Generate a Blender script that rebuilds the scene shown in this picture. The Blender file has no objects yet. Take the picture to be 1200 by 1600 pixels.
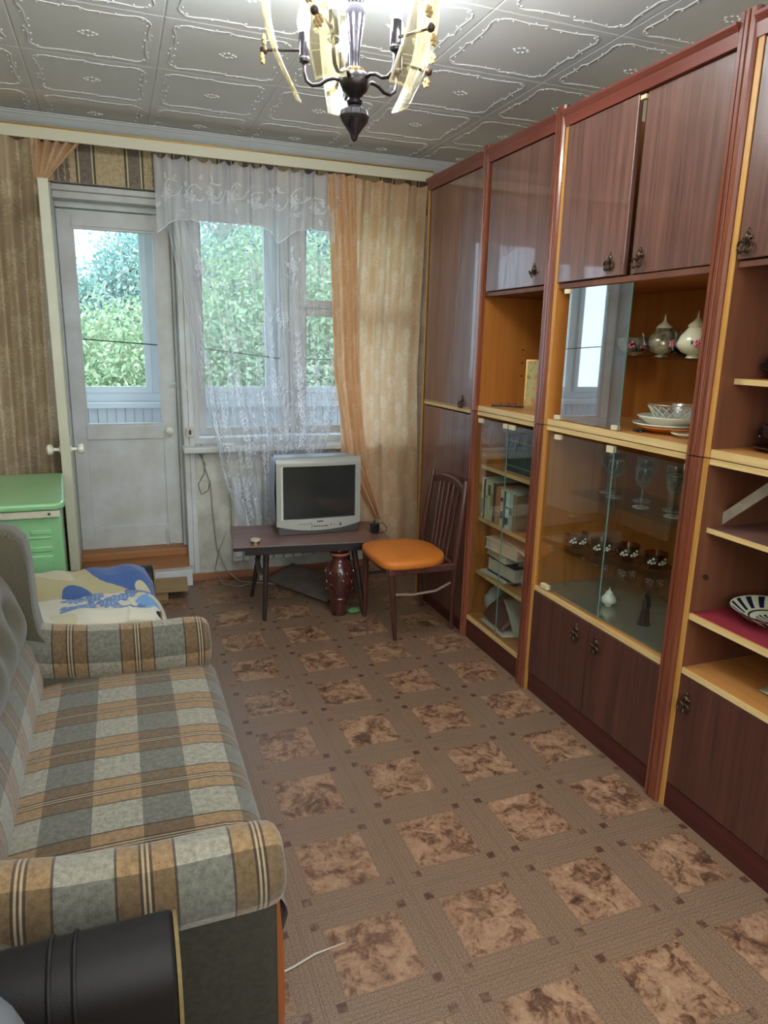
import bpy, bmesh, math, random
import numpy as np
from mathutils import Vector, Matrix
random.seed(7); np.random.seed(7)
scn = bpy.context.scene
COL = scn.collection
pi = math.pi

# ------------------------------------------------------------------ camera
cam = bpy.data.objects.new('camera', bpy.data.cameras.new('camera')); COL.objects.link(cam)
cam.data.sensor_fit = 'VERTICAL'; cam.data.sensor_height = 24.0
cam.data.lens = 24.0 * 1091.6 / 1600.0
cam.data.clip_start = 0.05; cam.data.clip_end = 300
_ya, _pi, _ro = math.radians(20.768), math.radians(13.555), math.radians(1.351)
_f = Vector((math.sin(_ya)*math.cos(_pi), math.cos(_ya)*math.cos(_pi), -math.sin(_pi)))
_r = Vector((math.cos(_ya), -math.sin(_ya), 0)); _u = _r.cross(_f)
_r2 = _r*math.cos(_ro) + _u*math.sin(_ro); _u2 = _u*math.cos(_ro) - _r*math.sin(_ro)
cam.matrix_world = Matrix(((_r2.x, _u2.x, -_f.x, 0), (_r2.y, _u2.y, -_f.y, 0), (_r2.z, _u2.z, -_f.z, 1.435), (0, 0, 0, 1)))
scn.camera = cam

# ------------------------------------------------------------------ world, sun, lights, exposure
scn.view_settings.view_transform = 'Standard'; scn.view_settings.look = 'None'
scn.view_settings.gamma = 1.0; scn.view_settings.use_curve_mapping = False
scn.view_settings.exposure = 0.56
w = bpy.data.worlds.new('sky'); scn.world = w; w.use_nodes = True
wn = w.node_tree.nodes; bg = wn['Background']
bg.inputs[0].default_value = (0.68, 0.84, 1.0, 1); bg.inputs[1].default_value = 2.3
sun = bpy.data.objects.new('sun', bpy.data.lights.new('sun', 'SUN')); COL.objects.link(sun)
sun.data.energy = 3.0; sun.data.angle = 0.03; sun.data.color = (1, 0.95, 0.86)
sun.rotation_euler = (math.radians(48), 0, math.radians(-22))      # shines from behind the building onto the trees
def area(name, loc, rot, sx, sy, e, col):
    l = bpy.data.lights.new(name, 'AREA'); l.shape = 'RECTANGLE'; l.size = sx; l.size_y = sy; l.energy = e; l.color = col
    o = bpy.data.objects.new(name, l); COL.objects.link(o); o.location = loc; o.rotation_euler = rot; return o
area('rear_fill_light', (0.35, -1.24, 1.65), (math.radians(90), 0, 0), 3.1, 1.6, 38, (0.84, 0.94, 1.0))  # added fill behind the camera; the back wall has no window
area('upward_fill_light', (0.4, -0.35, 1.75), (math.radians(188), 0, 0), 1.4, 0.9, 46, (0.84, 0.94, 1.0))  # added upward fill to brighten the ceiling, not a lamp of the room
BULB_W = 6.6

# ------------------------------------------------------------------ colour + material helpers
def C(r, g, b):
    f = lambda c: (c/255/12.92) if c/255 <= 0.04045 else ((c/255+0.055)/1.055)**2.4
    return (f(r), f(g), f(b), 1)
class NT:
    def __init__(s, name):
        s.m = bpy.data.materials.new(name); s.m.use_nodes = True
        s.t = s.m.node_tree; s.b = s.t.nodes['Principled BSDF']; s.out = s.t.nodes['Material Output']
    def n(s, typ, **k):
        x = s.t.nodes.new(typ)
        for a, v in k.items(): setattr(x, a, v)
        return x
    def put(s, inp, v):
        if hasattr(v, 'is_linked') or hasattr(v, 'links'): s.t.links.new(v, inp)
        else: inp.default_value = v
    def math(s, op, a, b=0.0, c=0.0):
        x = s.n('ShaderNodeMath', operation=op); s.put(x.inputs[0], a); s.put(x.inputs[1], b)
        if len(x.inputs) > 2: s.put(x.inputs[2], c)
        return x.outputs[0]
    def mix(s, f, a, b, blend='MIX'):
        x = s.n('ShaderNodeMix', data_type='RGBA', blend_type=blend); s.put(x.inputs[0], f); s.put(x.inputs[6], a); s.put(x.inputs[7], b)
        return x.outputs[2]
    def coord(s, which='Object'): return s.n('ShaderNodeTexCoord').outputs[which]
    def sep(s, v):
        x = s.n('ShaderNodeSeparateXYZ'); s.put(x.inputs[0], v); return x.outputs
    def mapv(s, v, scale=(1, 1, 1), loc=(0, 0, 0), rot=(0, 0, 0)):
        x = s.n('ShaderNodeMapping'); s.put(x.inputs[0], v); x.inputs[1].default_value = loc; x.inputs[2].default_value = rot; x.inputs[3].default_value = scale
        return x.outputs[0]
    def noise(s, v, scale, detail=3, rough=0.5, dist=0.0, out=0):
        x = s.n('ShaderNodeTexNoise'); s.put(x.inputs['Vector'], v); x.inputs['Scale'].default_value = scale
        x.inputs['Detail'].default_value = detail; x.inputs['Roughness'].default_value = rough; x.inputs['Distortion'].default_value = dist
        return x.outputs[out]
    def ramp(s, f, stops):
        x = s.n('ShaderNodeValToRGB'); s.put(x.inputs[0], f); e = x.color_ramp.elements
        while len(e) < len(stops): e.new(0.5)
        for i, (p, c) in enumerate(stops): e[i].position = p; e[i].color = c
        return x.outputs[0]
    def bump(s, h, strength=0.3, dist=0.002):
        x = s.n('ShaderNodeBump'); s.put(x.inputs['Height'], h); x.inputs['Strength'].default_value = strength; x.inputs['Distance'].default_value = dist
        s.t.links.new(x.outputs[0], s.b.inputs['Normal']); return x.outputs[0]
    def attr(s, name, out='Fac'):
        x = s.n('ShaderNodeAttribute', attribute_name=name); return x.outputs[out]
def simple(name, col, rough=0.5, metal=0.0, var=0.0, vscale=8.0, bump=0.0, bscale=200.0, spec=0.5, coat=0.0, alt=None):
    t = NT(name); b = t.b
    b.inputs['Roughness'].default_value = rough; b.inputs['Metallic'].default_value = metal
    b.inputs['Specular IOR Level'].default_value = spec; b.inputs['Coat Weight'].default_value = coat; b.inputs['Coat Roughness'].default_value = 0.05
    co = t.coord()
    if var > 0 or alt:
        n = t.noise(co, vscale, 4, 0.6)
        c2 = alt or tuple(max(0, x*(1-var)) for x in col[:3]) + (1,)
        t.put(b.inputs['Base Color'], t.ramp(n, [(0.35, c2), (0.65, col)]))
    else: b.inputs['Base Color'].default_value = col
    if bump > 0: t.bump(t.noise(co, bscale, 2), bump, 0.001)
    return t.m
def wood(name, c1, c2, axis='Z', rough=0.35, fine=60.0, coat=0.0, coatr=0.08, bumpv=0.0, streak=1.0):
    t = NT(name); b = t.b; co = t.coord()
    sc = {'X': (0.04, 1, 1), 'Y': (1, 0.04, 1), 'Z': (1, 1, 0.04)}[axis]
    v = t.mapv(co, sc)
    n1 = t.noise(v, fine, 4, 0.65, 0.3); n2 = t.noise(v, fine*0.15, 2, 0.5, 1.5)
    f = t.math('ADD', t.math('MULTIPLY', n1, 0.6*streak), t.math('MULTIPLY', n2, 0.4))
    f = t.math('ADD', f, 0.2*(1-streak))
    t.put(b.inputs['Base Color'], t.ramp(f, [(0.36, c2), (0.62, c1)]))
    b.inputs['Roughness'].default_value = rough; b.inputs['Coat Weight'].default_value = coat; b.inputs['Coat Roughness'].default_value = coatr
    if bumpv: t.bump(n1, bumpv, 0.0006)
    return t.m
def glass(name, tint=(1, 1, 1, 1), refl=0.1, rough=0.01, edge_sheen=0.0):
    t = NT(name); nd = t.t.nodes
    tr = t.n('ShaderNodeBsdfTransparent'); tr.inputs[0].default_value = tint
    gl = t.n('ShaderNodeBsdfGlossy'); gl.inputs[1].default_value = rough
    lw = t.n('ShaderNodeLayerWeight'); lw.inputs[0].default_value = .5
    f = t.math('MINIMUM', t.math('ADD', t.math('MULTIPLY', t.math('POWER', lw.outputs['Facing'], 4.0), .9), refl), 1.0)
    mx = t.n('ShaderNodeMixShader'); t.put(mx.inputs[0], f)
    t.t.links.new(tr.outputs[0], mx.inputs[1]); t.t.links.new(gl.outputs[0], mx.inputs[2])
    if edge_sheen:  # pale diffuse outline painted in for the highlights on glass edges
        df = t.n('ShaderNodeBsdfDiffuse'); df.inputs[0].default_value = (.8, .82, .8, 1); m2 = t.n('ShaderNodeMixShader')
        t.put(m2.inputs[0], t.math('ADD', .03, t.math('MULTIPLY', t.math('POWER', lw.outputs['Facing'], 2.5), edge_sheen)))
        t.t.links.new(mx.outputs[0], m2.inputs[1]); t.t.links.new(df.outputs[0], m2.inputs[2]); mx = m2
    t.t.links.new(mx.outputs[0], t.out.inputs[0])
    return t.m

# ------------------------------------------------------------------ mesh builder
def root_of(o):
    while o.parent: o = o.parent
    return o
class MB:
    def __init__(s): s.v = []; s.f = []; s.mi = []; s.uv = {}
    def add(s, vs, fs, mi=0, uvs=None):
        o = len(s.v); s.v += [tuple(x) for x in vs]
        for k, f in enumerate(fs):
            s.f.append([i+o for i in f]); s.mi.append(mi)
            if uvs: s.uv[len(s.f)-1] = [uvs[i] for i in f]
        return s
    def box(s, x0, x1, y0, y1, z0, z1, mi=0, M=None):
        vs = [Vector((x, y, z)) for x in (x0, x1) for y in (y0, y1) for z in (z0, z1)]
        if M: vs = [M @ p for p in vs]
        return s.add(vs, [(0, 1, 3, 2), (4, 6, 7, 5), (0, 4, 5, 1), (2, 3, 7, 6), (0, 2, 6, 4), (1, 5, 7, 3)], mi)
    def tube(s, pts, r, n=8, mi=0, closed=False):
        pts = [Vector(p) for p in pts]; N = len(pts); rr = r if isinstance(r, (list, tuple)) else [r]*N
        vs = []; prev = None
        for i, p in enumerate(pts):
            if closed: d = (pts[(i+1) % N]-pts[i-1])
            else: d = pts[min(i+1, N-1)]-pts[max(i-1, 0)]
            d.normalize()
            if prev is None: a = d.orthogonal().normalized()
            else: a = (prev - d*prev.dot(d)).normalized()
            prev = a; b = d.cross(a)
            vs += [p + (a*math.cos(2*pi*k/n) + b*math.sin(2*pi*k/n))*rr[i] for k in range(n)]
        fs = []
        for i in range(N if closed else N-1):
            j = (i+1) % N
            fs += [(i*n+k, i*n+(k+1) % n, j*n+(k+1) % n, j*n+k) for k in range(n)]
        if not closed: fs += [tuple(range(n))[::-1], tuple((N-1)*n+k for k in range(n))]
        return s.add(vs, fs, mi)
    def lathe(s, prof, c=(0, 0, 0), n=24, mi=0, M=None, cap=True):
        c = Vector(c); vs = []
        for r, z in prof: vs += [Vector((r*math.cos(2*pi*k/n), r*math.sin(2*pi*k/n), z)) for k in range(n)]
        if M: vs = [M @ p for p in vs]
        vs = [p + c for p in vs]; fs = []
        for i in range(len(prof)-1): fs += [(i*n+k, i*n+(k+1) % n, (i+1)*n+(k+1) % n, (i+1)*n+k) for k in range(n)]
        if cap:
            if prof[0][0] > 1e-4: fs.append(tuple(range(n))[::-1])
            if prof[-1][0] > 1e-4: fs.append(tuple((len(prof)-1)*n+k for k in range(n)))
        return s.add(vs, fs, mi)
    def prism(s, poly, axis, a0, a1, mi=0, M=None):
        def P(p, a): return Vector({'X': (a, p[0], p[1]), 'Y': (p[0], a, p[1]), 'Z': (p[0], p[1], a)}[axis])
        n = len(poly); vs = [P(p, a0) for p in poly] + [P(p, a1) for p in poly]
        if M: vs = [M @ p for p in vs]
        fs = [tuple(range(n))[::-1], tuple(range(n, 2*n))] + [(k, (k+1) % n, n+(k+1) % n, n+k) for k in range(n)]
        return s.add(vs, fs, mi)
    def ell(s, c, rx, ry, rz, n=8, mi=0):
        m = n//2+1; prof = []
        vs = []; fs = []; c = Vector(c)
        for i in range(m+1):
            t = -pi/2+pi*i/m
            vs += [c+Vector((rx*math.cos(t)*math.cos(2*pi*k/n), ry*math.cos(t)*math.sin(2*pi*k/n), rz*math.sin(t))) for k in range(n)]
        for i in range(m): fs += [(i*n+k, i*n+(k+1) % n, (i+1)*n+(k+1) % n, (i+1)*n+k) for k in range(n)]
        return s.add(vs, fs, mi)
    def grid(s, fn, nu, nv, mi=0, uvf=None, flip=False):
        vs = []; uv = []
        for j in range(nv+1):
            for i in range(nu+1):
                u, v = i/nu, j/nv; vs.append(Vector(fn(u, v))); uv.append(uvf(u, v) if uvf else (u, v))
        fs = [(j*(nu+1)+i, j*(nu+1)+i+1, (j+1)*(nu+1)+i+1, (j+1)*(nu+1)+i) for j in range(nv) for i in range(nu)]
        if flip: fs = [f[::-1] for f in fs]
        return s.add(vs, fs, mi, uv)
    def build(s, name, mats, parent=None, smooth=False, bevel=0.0, local=False, solid=0.0, angle=40, subsurf=0, segs=2):
        me = bpy.data.meshes.new(name); o = bpy.data.objects.new(name, me)
        vs = [Vector(v) for v in s.v]
        if parent is not None:
            if not local:
                L = root_of(parent).location; vs = [v-L for v in vs]
        elif not local:
            x0, x1 = min(v.x for v in vs), max(v.x for v in vs); y0, y1 = min(v.y for v in vs), max(v.y for v in vs); z0 = min(v.z for v in vs)
            L = Vector(((x0+x1)/2, (y0+y1)/2, z0)); o.location = L; vs = [v-L for v in vs]
        me.from_pydata([tuple(v) for v in vs], [], s.f)
        ms = mats if isinstance(mats, (list, tuple)) else [mats]
        for m in ms: me.materials.append(m)
        if len(ms) > 1: me.polygons.foreach_set('material_index', s.mi)
        if s.uv:
            ul = me.uv_layers.new(name='UVMap')
            for fi, uvs in s.uv.items():
                p = me.polygons[fi]
                for k, li in enumerate(p.loop_indices): ul.data[li].uv = uvs[k]
        bm = bmesh.new(); bm.from_mesh(me)
        if not s.uv or smooth: bmesh.ops.remove_doubles(bm, verts=bm.verts, dist=1e-6)
        bmesh.ops.recalc_face_normals(bm, faces=bm.faces); bm.to_mesh(me); bm.free()
        if smooth:
            me.polygons.foreach_set('use_smooth', [True]*len(me.polygons))
            if angle < 180: me.set_sharp_from_angle(angle=math.radians(angle))
        COL.objects.link(o)
        if parent is not None: o.parent = parent
        if solid: md = o.modifiers.new('thick', 'SOLIDIFY'); md.thickness = solid; md.offset = 0
        if bevel: md = o.modifiers.new('bevel', 'BEVEL'); md.width = bevel; md.segments = segs; md.limit_method = 'ANGLE'; md.angle_limit = math.radians(35)
        if subsurf: md = o.modifiers.new('sub', 'SUBSURF'); md.levels = subsurf; md.render_levels = subsurf
        return o
def tag(o, label=None, cat=None, group=None, kind=None):
    if label: o['label'] = label
    if cat: o['category'] = cat
    if group: o['group'] = group
    if kind: o['kind'] = kind
    return o
def thing(name, label, cat, loc=(0, 0, 0), rz=0.0, group=None):
    o = bpy.data.objects.new(name, None); COL.objects.link(o); o.empty_display_size = 0.05
    o.location = loc; o.rotation_euler = (0, 0, rz); return tag(o, label, cat, group)
def copy_tree(o, parent=None):
    c = o.copy(); COL.objects.link(c)
    if parent is not None: c.parent = parent
    for ch in list(o.children): copy_tree(ch, c)
    return c
def B(x0, x1, y0, y1, z0, z1): return MB().box(x0, x1, y0, y1, z0, z1)
def struct(o): o['kind'] = 'structure'; return o

# ------------------------------------------------------------------ materials
M = {}
M['white_paint'] = simple('white_paint', C(206, 208, 210), 0.45, var=0.10, vscale=5, bump=0.08, bscale=40, alt=C(188, 188, 182))
M['cream_paint'] = simple('cream_paint', C(200, 198, 176), 0.35, var=0.08, vscale=6)
M['white_plastic'] = simple('white_plastic', C(238, 242, 248), 0.35)
M['plaster'] = simple('plaster', C(205, 203, 192), 0.75, vscale=7, alt=C(172, 168, 155), bump=0.3, bscale=60)
M['ceiling'] = simple('ceiling_foam', C(232, 233, 233), 0.8, var=0.04, vscale=2, spec=.25)
M['moulding'] = simple('moulding', C(198, 200, 200), 0.5)
M['rail'] = simple('rail_cream', C(216, 212, 188), 0.3)
M['gold'] = simple('gold_strip', C(190, 150, 80), 0.25, 0.8)
DOORC = (C(112, 72, 58), C(74, 43, 35))
M['door_z'] = wood('door_veneer', C(118, 80, 68), C(80, 50, 42), 'Z', 0.3, 70, 1.0, 0.035)
M['door_low'] = wood('door_veneer_matt', C(92, 52, 42), C(60, 32, 27), 'Z', 0.42, 70, 0.3, 0.2)
M['red_trim'] = wood('mahogany_trim', C(134, 70, 46), C(88, 40, 28), 'Z', 0.25, 60, 0.8, 0.12)
M['red_trim_y'] = wood('mahogany_cornice', C(122, 58, 42), C(96, 42, 31), 'Y', 0.4, 40, 0.2, 0.3)
M['trim_line'] = wood('trim_light_line', C(196, 132, 78), C(160, 98, 54), 'Z', 0.3, 60, 0.4, 0.2)
M['orange_wood'] = wood('orange_inner_wood', C(196, 128, 58), C(160, 96, 36), 'Z', 0.42, 22, 0.15, 0.3, streak=0.6)
M['orange_wood_y'] = wood('orange_shelf_wood', C(208, 150, 84), C(172, 112, 56), 'Y', 0.4, 22, 0.15, 0.3, streak=0.6)
M['brown_inner'] = wood('brown_inner_wood', C(120, 72, 46), C(84, 46, 30), 'Z', 0.5, 22, 0.1, 0.3, streak=0.7)
M['light_edge'] = wood('light_edge_wood', C(226, 196, 138), C(200, 164, 104), 'Y', 0.4, 60, 0.1)
M['light_edge_z'] = wood('light_edge_wood_upright', C(196, 144, 74), C(166, 114, 50), 'Z', 0.4, 60, 0.1)
M['dark_plinth'] = wood('dark_plinth', C(84, 34, 30), C(56, 22, 20), 'Y', 0.4, 60)
M['glass'] = glass('cabinet_glass', (0.95, 0.98, 0.965, 1), 0.07)
M['window_glass'] = glass('window_glass', (0.97, 0.99, 1, 1), 0.004)
M['shelf_glass'] = glass('shelf_glass', (0.94, 0.975, 0.96, 1), 0.04)
M['edge_glass'] = simple('glass_edge', C(90, 120, 110), 0.2)
M['clip'] = simple('beige_clip', C(214, 200, 160), 0.4)
M['bronze'] = simple('antique_bronze', C(92, 74, 56), 0.35, 0.85, var=0.5, vscale=60)
M['black'] = simple('black_matt', C(28, 27, 28), 0.45)
M['dark_metal'] = simple('dark_burnished_metal', C(52, 46, 46), 0.28, 0.7)
M['brass'] = simple('brass', C(176, 140, 84), 0.25, 0.9)
M['dark_wood'] = wood('dark_table_wood', C(58, 42, 38), C(36, 26, 24), 'X', 0.4, 50)
M['table_top'] = wood('table_top_wood', C(128, 92, 84), C(98, 66, 58), 'X', 0.35, 30, 0.2, 0.2)
M['chair_wood'] = wood('chair_wood', C(92, 52, 42), C(62, 34, 28), 'Z', 0.35, 50, 0.3, 0.15)
M['wood_threshold'] = wood('threshold_wood', C(178, 124, 78), C(138, 88, 50), 'X', 0.55, 50)
M['base_wood'] = wood('baseboard_wood', C(166, 112, 76), C(136, 86, 56), 'X', 0.5, 50)

def mk_floor():
    t = NT('linoleum'); b = t.b; co = t.coord(); X, Y, Z = t.sep(co)
    PX, PY = 0.3145, 0.3165
    fx = t.math('MULTIPLY', t.math('SUBTRACT', t.math('FRACT', t.math('ADD', t.math('DIVIDE', t.math('SUBTRACT', X, 0.497), PX), 100.5)), 0.5), PX)
    fy = t.math('MULTIPLY', t.math('SUBTRACT', t.math('FRACT', t.math('ADD', t.math('DIVIDE', t.math('SUBTRACT', Y, 1.308), PY), 100.5)), 0.5), PY)
    wob = t.math('MULTIPLY', t.math('SUBTRACT', t.noise(co, 60, 4, 0.7), 0.5), 0.020)
    ax, ay = t.math('ABSOLUTE', fx), t.math('ABSOLUTE', fy)
    mxd = t.math('ADD', t.math('MAXIMUM', ax, ay), wob)
    sq = t.math('LESS_THAN', mxd, 0.098)
    n = t.noise(co, 13, 6, 0.68, 0.9); n2 = t.noise(co, 42, 5, 0.7, 1.2)
    nn = t.math('ADD', t.math('MULTIPLY', n, 0.65), t.math('MULTIPLY', n2, 0.35))
    marble = t.ramp(nn, [(0.37, C(62, 40, 30)), (0.455, C(112, 78, 57)), (0.52, C(152, 115, 88)), (0.66, C(182, 146, 117))])
    sp = t.noise(co, 330, 2, 0.9)
    band = t.ramp(sp, [(0.40, C(86, 65, 50)), (0.60, C(158, 127, 102))])
    grain = t.math('ABSOLUTE', t.math('SUBTRACT', n, 0.5))
    def line(a, p, wd=0.0011): return t.math('LESS_THAN', t.math('ABSOLUTE', t.math('SUBTRACT', a, p)), wd)
    def lines(a, o):   # lines parallel to a band, only outside the crossing
        l = t.math('MAXIMUM', line(a, 0.104), line(a, 0.129)); l = t.math('MAXIMUM', l, line(a, 0.1535, 0.0014))
        l = t.math('MAXIMUM', l, line(a, 0.1165, 0.0007)); l = t.math('MAXIMUM', l, line(a, 0.141, 0.0007))
        return t.math('MULTIPLY', l, t.math('LESS_THAN', o, 0.155))
    lx = t.math('MULTIPLY', lines(ax, ay), t.math('GREATER_THAN', ax, ay)); ly = t.math('MULTIPLY', lines(ay, ax), t.math('GREATER_THAN', ay, ax))
    ln = t.math('MULTIPLY', t.math('MAXIMUM', lx, ly), t.math('SUBTRACT', 1, sq))
    fade = t.math('MULTIPLY', ln, t.math('MULTIPLY', t.noise(co, 5, 2), 1.3))
    c = t.mix(t.math('MINIMUM', fade, 0.42), band, C(84, 58, 46))
    def near(a, p, wd): return t.math('LESS_THAN', t.math('ABSOLUTE', t.math('SUBTRACT', a, p)), wd)
    dsq = t.math('MULTIPLY', near(ax, 0.1165, 0.0115), near(ay, 0.1165, 0.0115))
    dsq = t.math('MULTIPLY', dsq, t.math('MINIMUM', 1.0, t.math('MULTIPLY', t.math('MAXIMUM', t.math('SUBTRACT', t.noise(co, 30, 3, .6), .36), 0.0), 5.0)))
    c = t.mix(dsq, c, C(80, 48, 36))
    c = t.mix(sq, c, marble)
    dirt = t.noise(co, 2.2, 4, 0.6)
    c = t.mix(t.math('MULTIPLY', dirt, 0.25), c, C(96, 78, 66))
    t.put(b.inputs['Base Color'], c)
    t.put(b.inputs['Roughness'], t.math('ADD', 0.30, t.math('MULTIPLY', sp, 0.16)))
    b.inputs['Specular IOR Level'].default_value = 0.45
    t.bump(t.math('ADD', t.math('MULTIPLY', n2, 0.5), t.math('MULTIPLY', sp, 0.4)), 0.25, 0.0012)
    return t.m
M['floor'] = mk_floor()

def mk_plaid(name='plaid_fabric'):
    # uv.x : along the warp columns (light/dark), uv.y : across the brown bands
    t = NT(name); b = t.b; u, v, _ = t.sep(t.coord('UV')); co = t.coord('UV')
    fu = t.math('FRACT', t.math('ADD', t.math('DIVIDE', u, 0.193), 50.0))
    dark = t.math('LESS_THAN', fu, 0.5)
    fv = t.math('FRACT', t.math('ADD', t.math('DIVIDE', v, 0.178), 50.0))
    dv = t.math('ABSOLUTE', t.math('SUBTRACT', fv, 0.5))       # 0 in the middle of the brown band
    brown = t.math('LESS_THAN', dv, 0.25)
    weave = t.noise(t.mapv(co, (1, 3, 1)), 500, 2, 0.8)
    mott = t.noise(co, 90, 3, 0.7)
    w2 = t.math('ADD', t.math('MULTIPLY', weave, 0.6), t.math('MULTIPLY', mott, 0.4))
    grey = t.ramp(w2, [(0.36, C(92, 88, 76)), (0.64, C(166, 160, 142))])
    brn = t.ramp(w2, [(0.36, C(96, 72, 48)), (0.64, C(162, 132, 94))])
    c = t.mix(brown, grey, brn)
    c = t.mix(t.math('MULTIPLY', dark, 0.8), c, (0.36, 0.38, 0.40, 1), 'MULTIPLY')
    def ln(p, wd): return t.math('LESS_THAN', t.math('ABSOLUTE', t.math('SUBTRACT', dv, p)), wd)
    dl = t.math('MAXIMUM', ln(0.25, 0.011), ln(0.045, 0.012)); dl = t.math('MAXIMUM', dl, t.math('LESS_THAN', dv, 0.008))
    c = t.mix(t.math('MULTIPLY', dl, 0.75), c, C(40, 30, 26))
    c = t.mix(t.math('MULTIPLY', ln(0.022, 0.010), 0.42), c, C(180, 166, 140))
    t.put(b.inputs['Base Color'], c); b.inputs['Roughness'].default_value = 0.9
    b.inputs['Sheen Weight'].default_value = 0.25; b.inputs['Specular IOR Level'].default_value = 0.15
    rib = t.n('ShaderNodeTexWave', wave_type='BANDS', bands_direction='Y'); rib.inputs['Scale'].default_value = 70; t.put(rib.inputs['Vector'], co)
    t.bump(t.math('ADD', t.math('MULTIPLY', rib.outputs['Fac'], 0.6), weave), 0.35, 0.0015)
    return t.m
M['plaid'] = mk_plaid()
def mk_tweed(name, c1, c2, stretch=(1, 5, 1), sc=260, bump=0.5):
    t = NT(name); b = t.b; co = t.coord('UV')
    n = t.noise(t.mapv(co, stretch), sc, 3, 0.7)
    t.put(b.inputs['Base Color'], t.ramp(n, [(0.33, c2), (0.66, c1)])); b.inputs['Roughness'].default_value = 0.95
    b.inputs['Sheen Weight'].default_value = 0.3; b.inputs['Specular IOR Level'].default_value = 0.1
    t.bump(n, bump, 0.002); return t.m
M['tweed'] = mk_tweed('olive_tweed', C(104, 98, 80), C(44, 41, 31), (1, 5, 1), 220)
M['dark_tweed'] = mk_tweed('dark_side_cloth', C(56, 52, 40), C(32, 29, 22), (5, 1, 1), 260)
M['dark_tweed2'] = simple('dark_side_upholstery', C(52, 48, 36), .95, var=.35, vscale=90, bump=.4, bscale=400)
M['vinyl'] = simple('dark_brown_leatherette', C(24, 19, 17), 0.55, spec=.25, var=0.2, vscale=12, bump=0.25, bscale=500)
M['foam'] = simple('yellow_foam_edge', C(118, 98, 58), 0.9, var=0.3, vscale=40)
M['orange_seat'] = simple('orange_vinyl', C(206, 116, 34), 0.55, var=0.15, vscale=9, bump=0.3, bscale=350)
M['green_enamel'] = simple('mint_green_enamel', C(142, 198, 142), 0.28, var=0.12, vscale=4, coat=0.3)
M['cream_strip'] = simple('old_cream_strip', C(206, 200, 178), 0.5, var=0.2, vscale=25)
M['tv_silver'] = simple('tv_silver', C(164, 164, 156), 0.38, 0.15)
M['tv_side'] = simple('tv_side', C(150, 158, 176), 0.4, 0.15)
M['tv_dark'] = simple('tv_dark_base', C(70, 68, 66), 0.4)
M['tv_screen'] = simple('tv_screen_glass', C(40, 44, 44), 0.12, spec=0.6)
M['vase'] = simple('red_brown_glaze', C(80, 38, 33), 0.18, var=0.35, vscale=30, coat=0.5)
M['vase_rim'] = simple('terracotta_rim', C(160, 90, 62), 0.4)
M['luster'] = simple('silver_lustre_glaze', C(186, 176, 140), 0.16, 0.35, vscale=26, alt=C(40, 36, 44), coat=.6)
M['cream_china'] = simple('cream_china', C(222, 218, 186), 0.2, coat=0.5)
M['white_china'] = simple('white_china', C(224, 222, 206), 0.2, coat=0.4)
M['orange_china'] = simple('orange_china', C(212, 130, 52), 0.25, coat=0.4)
M['pink'] = simple('pink_glaze', C(216, 120, 132), 0.3)
M['leaf_green'] = simple('green_glaze', C(70, 112, 96), 0.3)
M['red_glaze'] = simple('red_glaze', C(190, 40, 40), 0.3)
M['black_china'] = simple('black_glaze', C(26, 26, 30), 0.12, coat=0.5)
M['amber'] = glass('amber_glass', (0.72, 0.45, 0.25, 1), 0.05)
M['mirror_glass'] = glass('reflective_cabinet_glass', (0.9, 0.95, 0.95, 1), 0.38)
M['crystal'] = glass('crystal_glass', (0.95, 0.96, 0.95, 1), 0.14, 0.05, .35)
M['clear'] = glass('clear_wine_glass', (0.975, 0.985, 0.98, 1), 0.05, 0.02, .6)
M['mirror_sheet'] = simple('greenish_glass_sheet', C(158, 164, 146), 0.08, 0.6)
M['red_cloth'] = simple('crimson_felt', C(134, 26, 42), 0.8, var=0.15, vscale=20)
M['paper'] = simple('paper', C(206, 200, 180), 0.7, var=0.08, vscale=20)
M['bag'] = simple('pale_blue_plastic', C(168, 190, 204), 0.3, var=0.15, vscale=20)
M['folder'] = simple('brown_folder', C(88, 58, 54), 0.5)
M['lamp_glass'] = None
M['cable'] = simple('grey_cable', C(150, 146, 138), 0.5)
M['black_cable'] = simple('black_cable', C(30, 30, 30), 0.5)
M['alu'] = simple('worn_aluminium_strip', C(176, 166, 148), 0.4, 0.3, var=0.2, vscale=30)
M['plywood'] = wood('plywood', C(168, 140, 100), C(140, 112, 76), 'X', 0.6, 25)
M['board_dark'] = simple('dark_dusty_board', C(112, 100, 92), 0.7, var=0.3, vscale=10)
M['green_cloth'] = simple('green_rag', C(96, 140, 84), 0.8, var=0.4, vscale=40)

# ------------------------------------------------------------------ room shell
WY = 4.19; XL, XR = -1.277, 2.03; YB = -1.30
struct(B(XL-0.1, XR+0.1, YB-0.1, WY, -0.12, 0).build('floor', M['floor'], local=True))
_fl = bpy.data.objects['floor']
MB().tube([(.24, 1.315, .002), (.30, 1.325, .004), (.36, 1.345, .003), (.44, 1.355, .001)], [.002, .0028, .0024, .001], 6).build('torn_seam', simple('linoleum_backing', C(186, 178, 166), .8), _fl, smooth=True, local=True)
struct(B(XL-0.12, XL, YB, WY+0.26, 0, 2.515).build('wall_left', simple('left_wallpaper', C(190, 174, 142), 0.8, var=0.1, vscale=3)))
struct(B(XR, XR+0.12, YB, WY+0.26, 0, 2.515).build('wall_right', simple('right_wallpaper', C(186, 168, 136), 0.8, var=0.1, vscale=3)))
struct(B(XL, XR, YB-0.12, YB, 0, 2.515).build('wall_back', simple('back_wallpaper', C(196, 184, 156), 0.8, var=0.1, vscale=3)))
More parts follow.
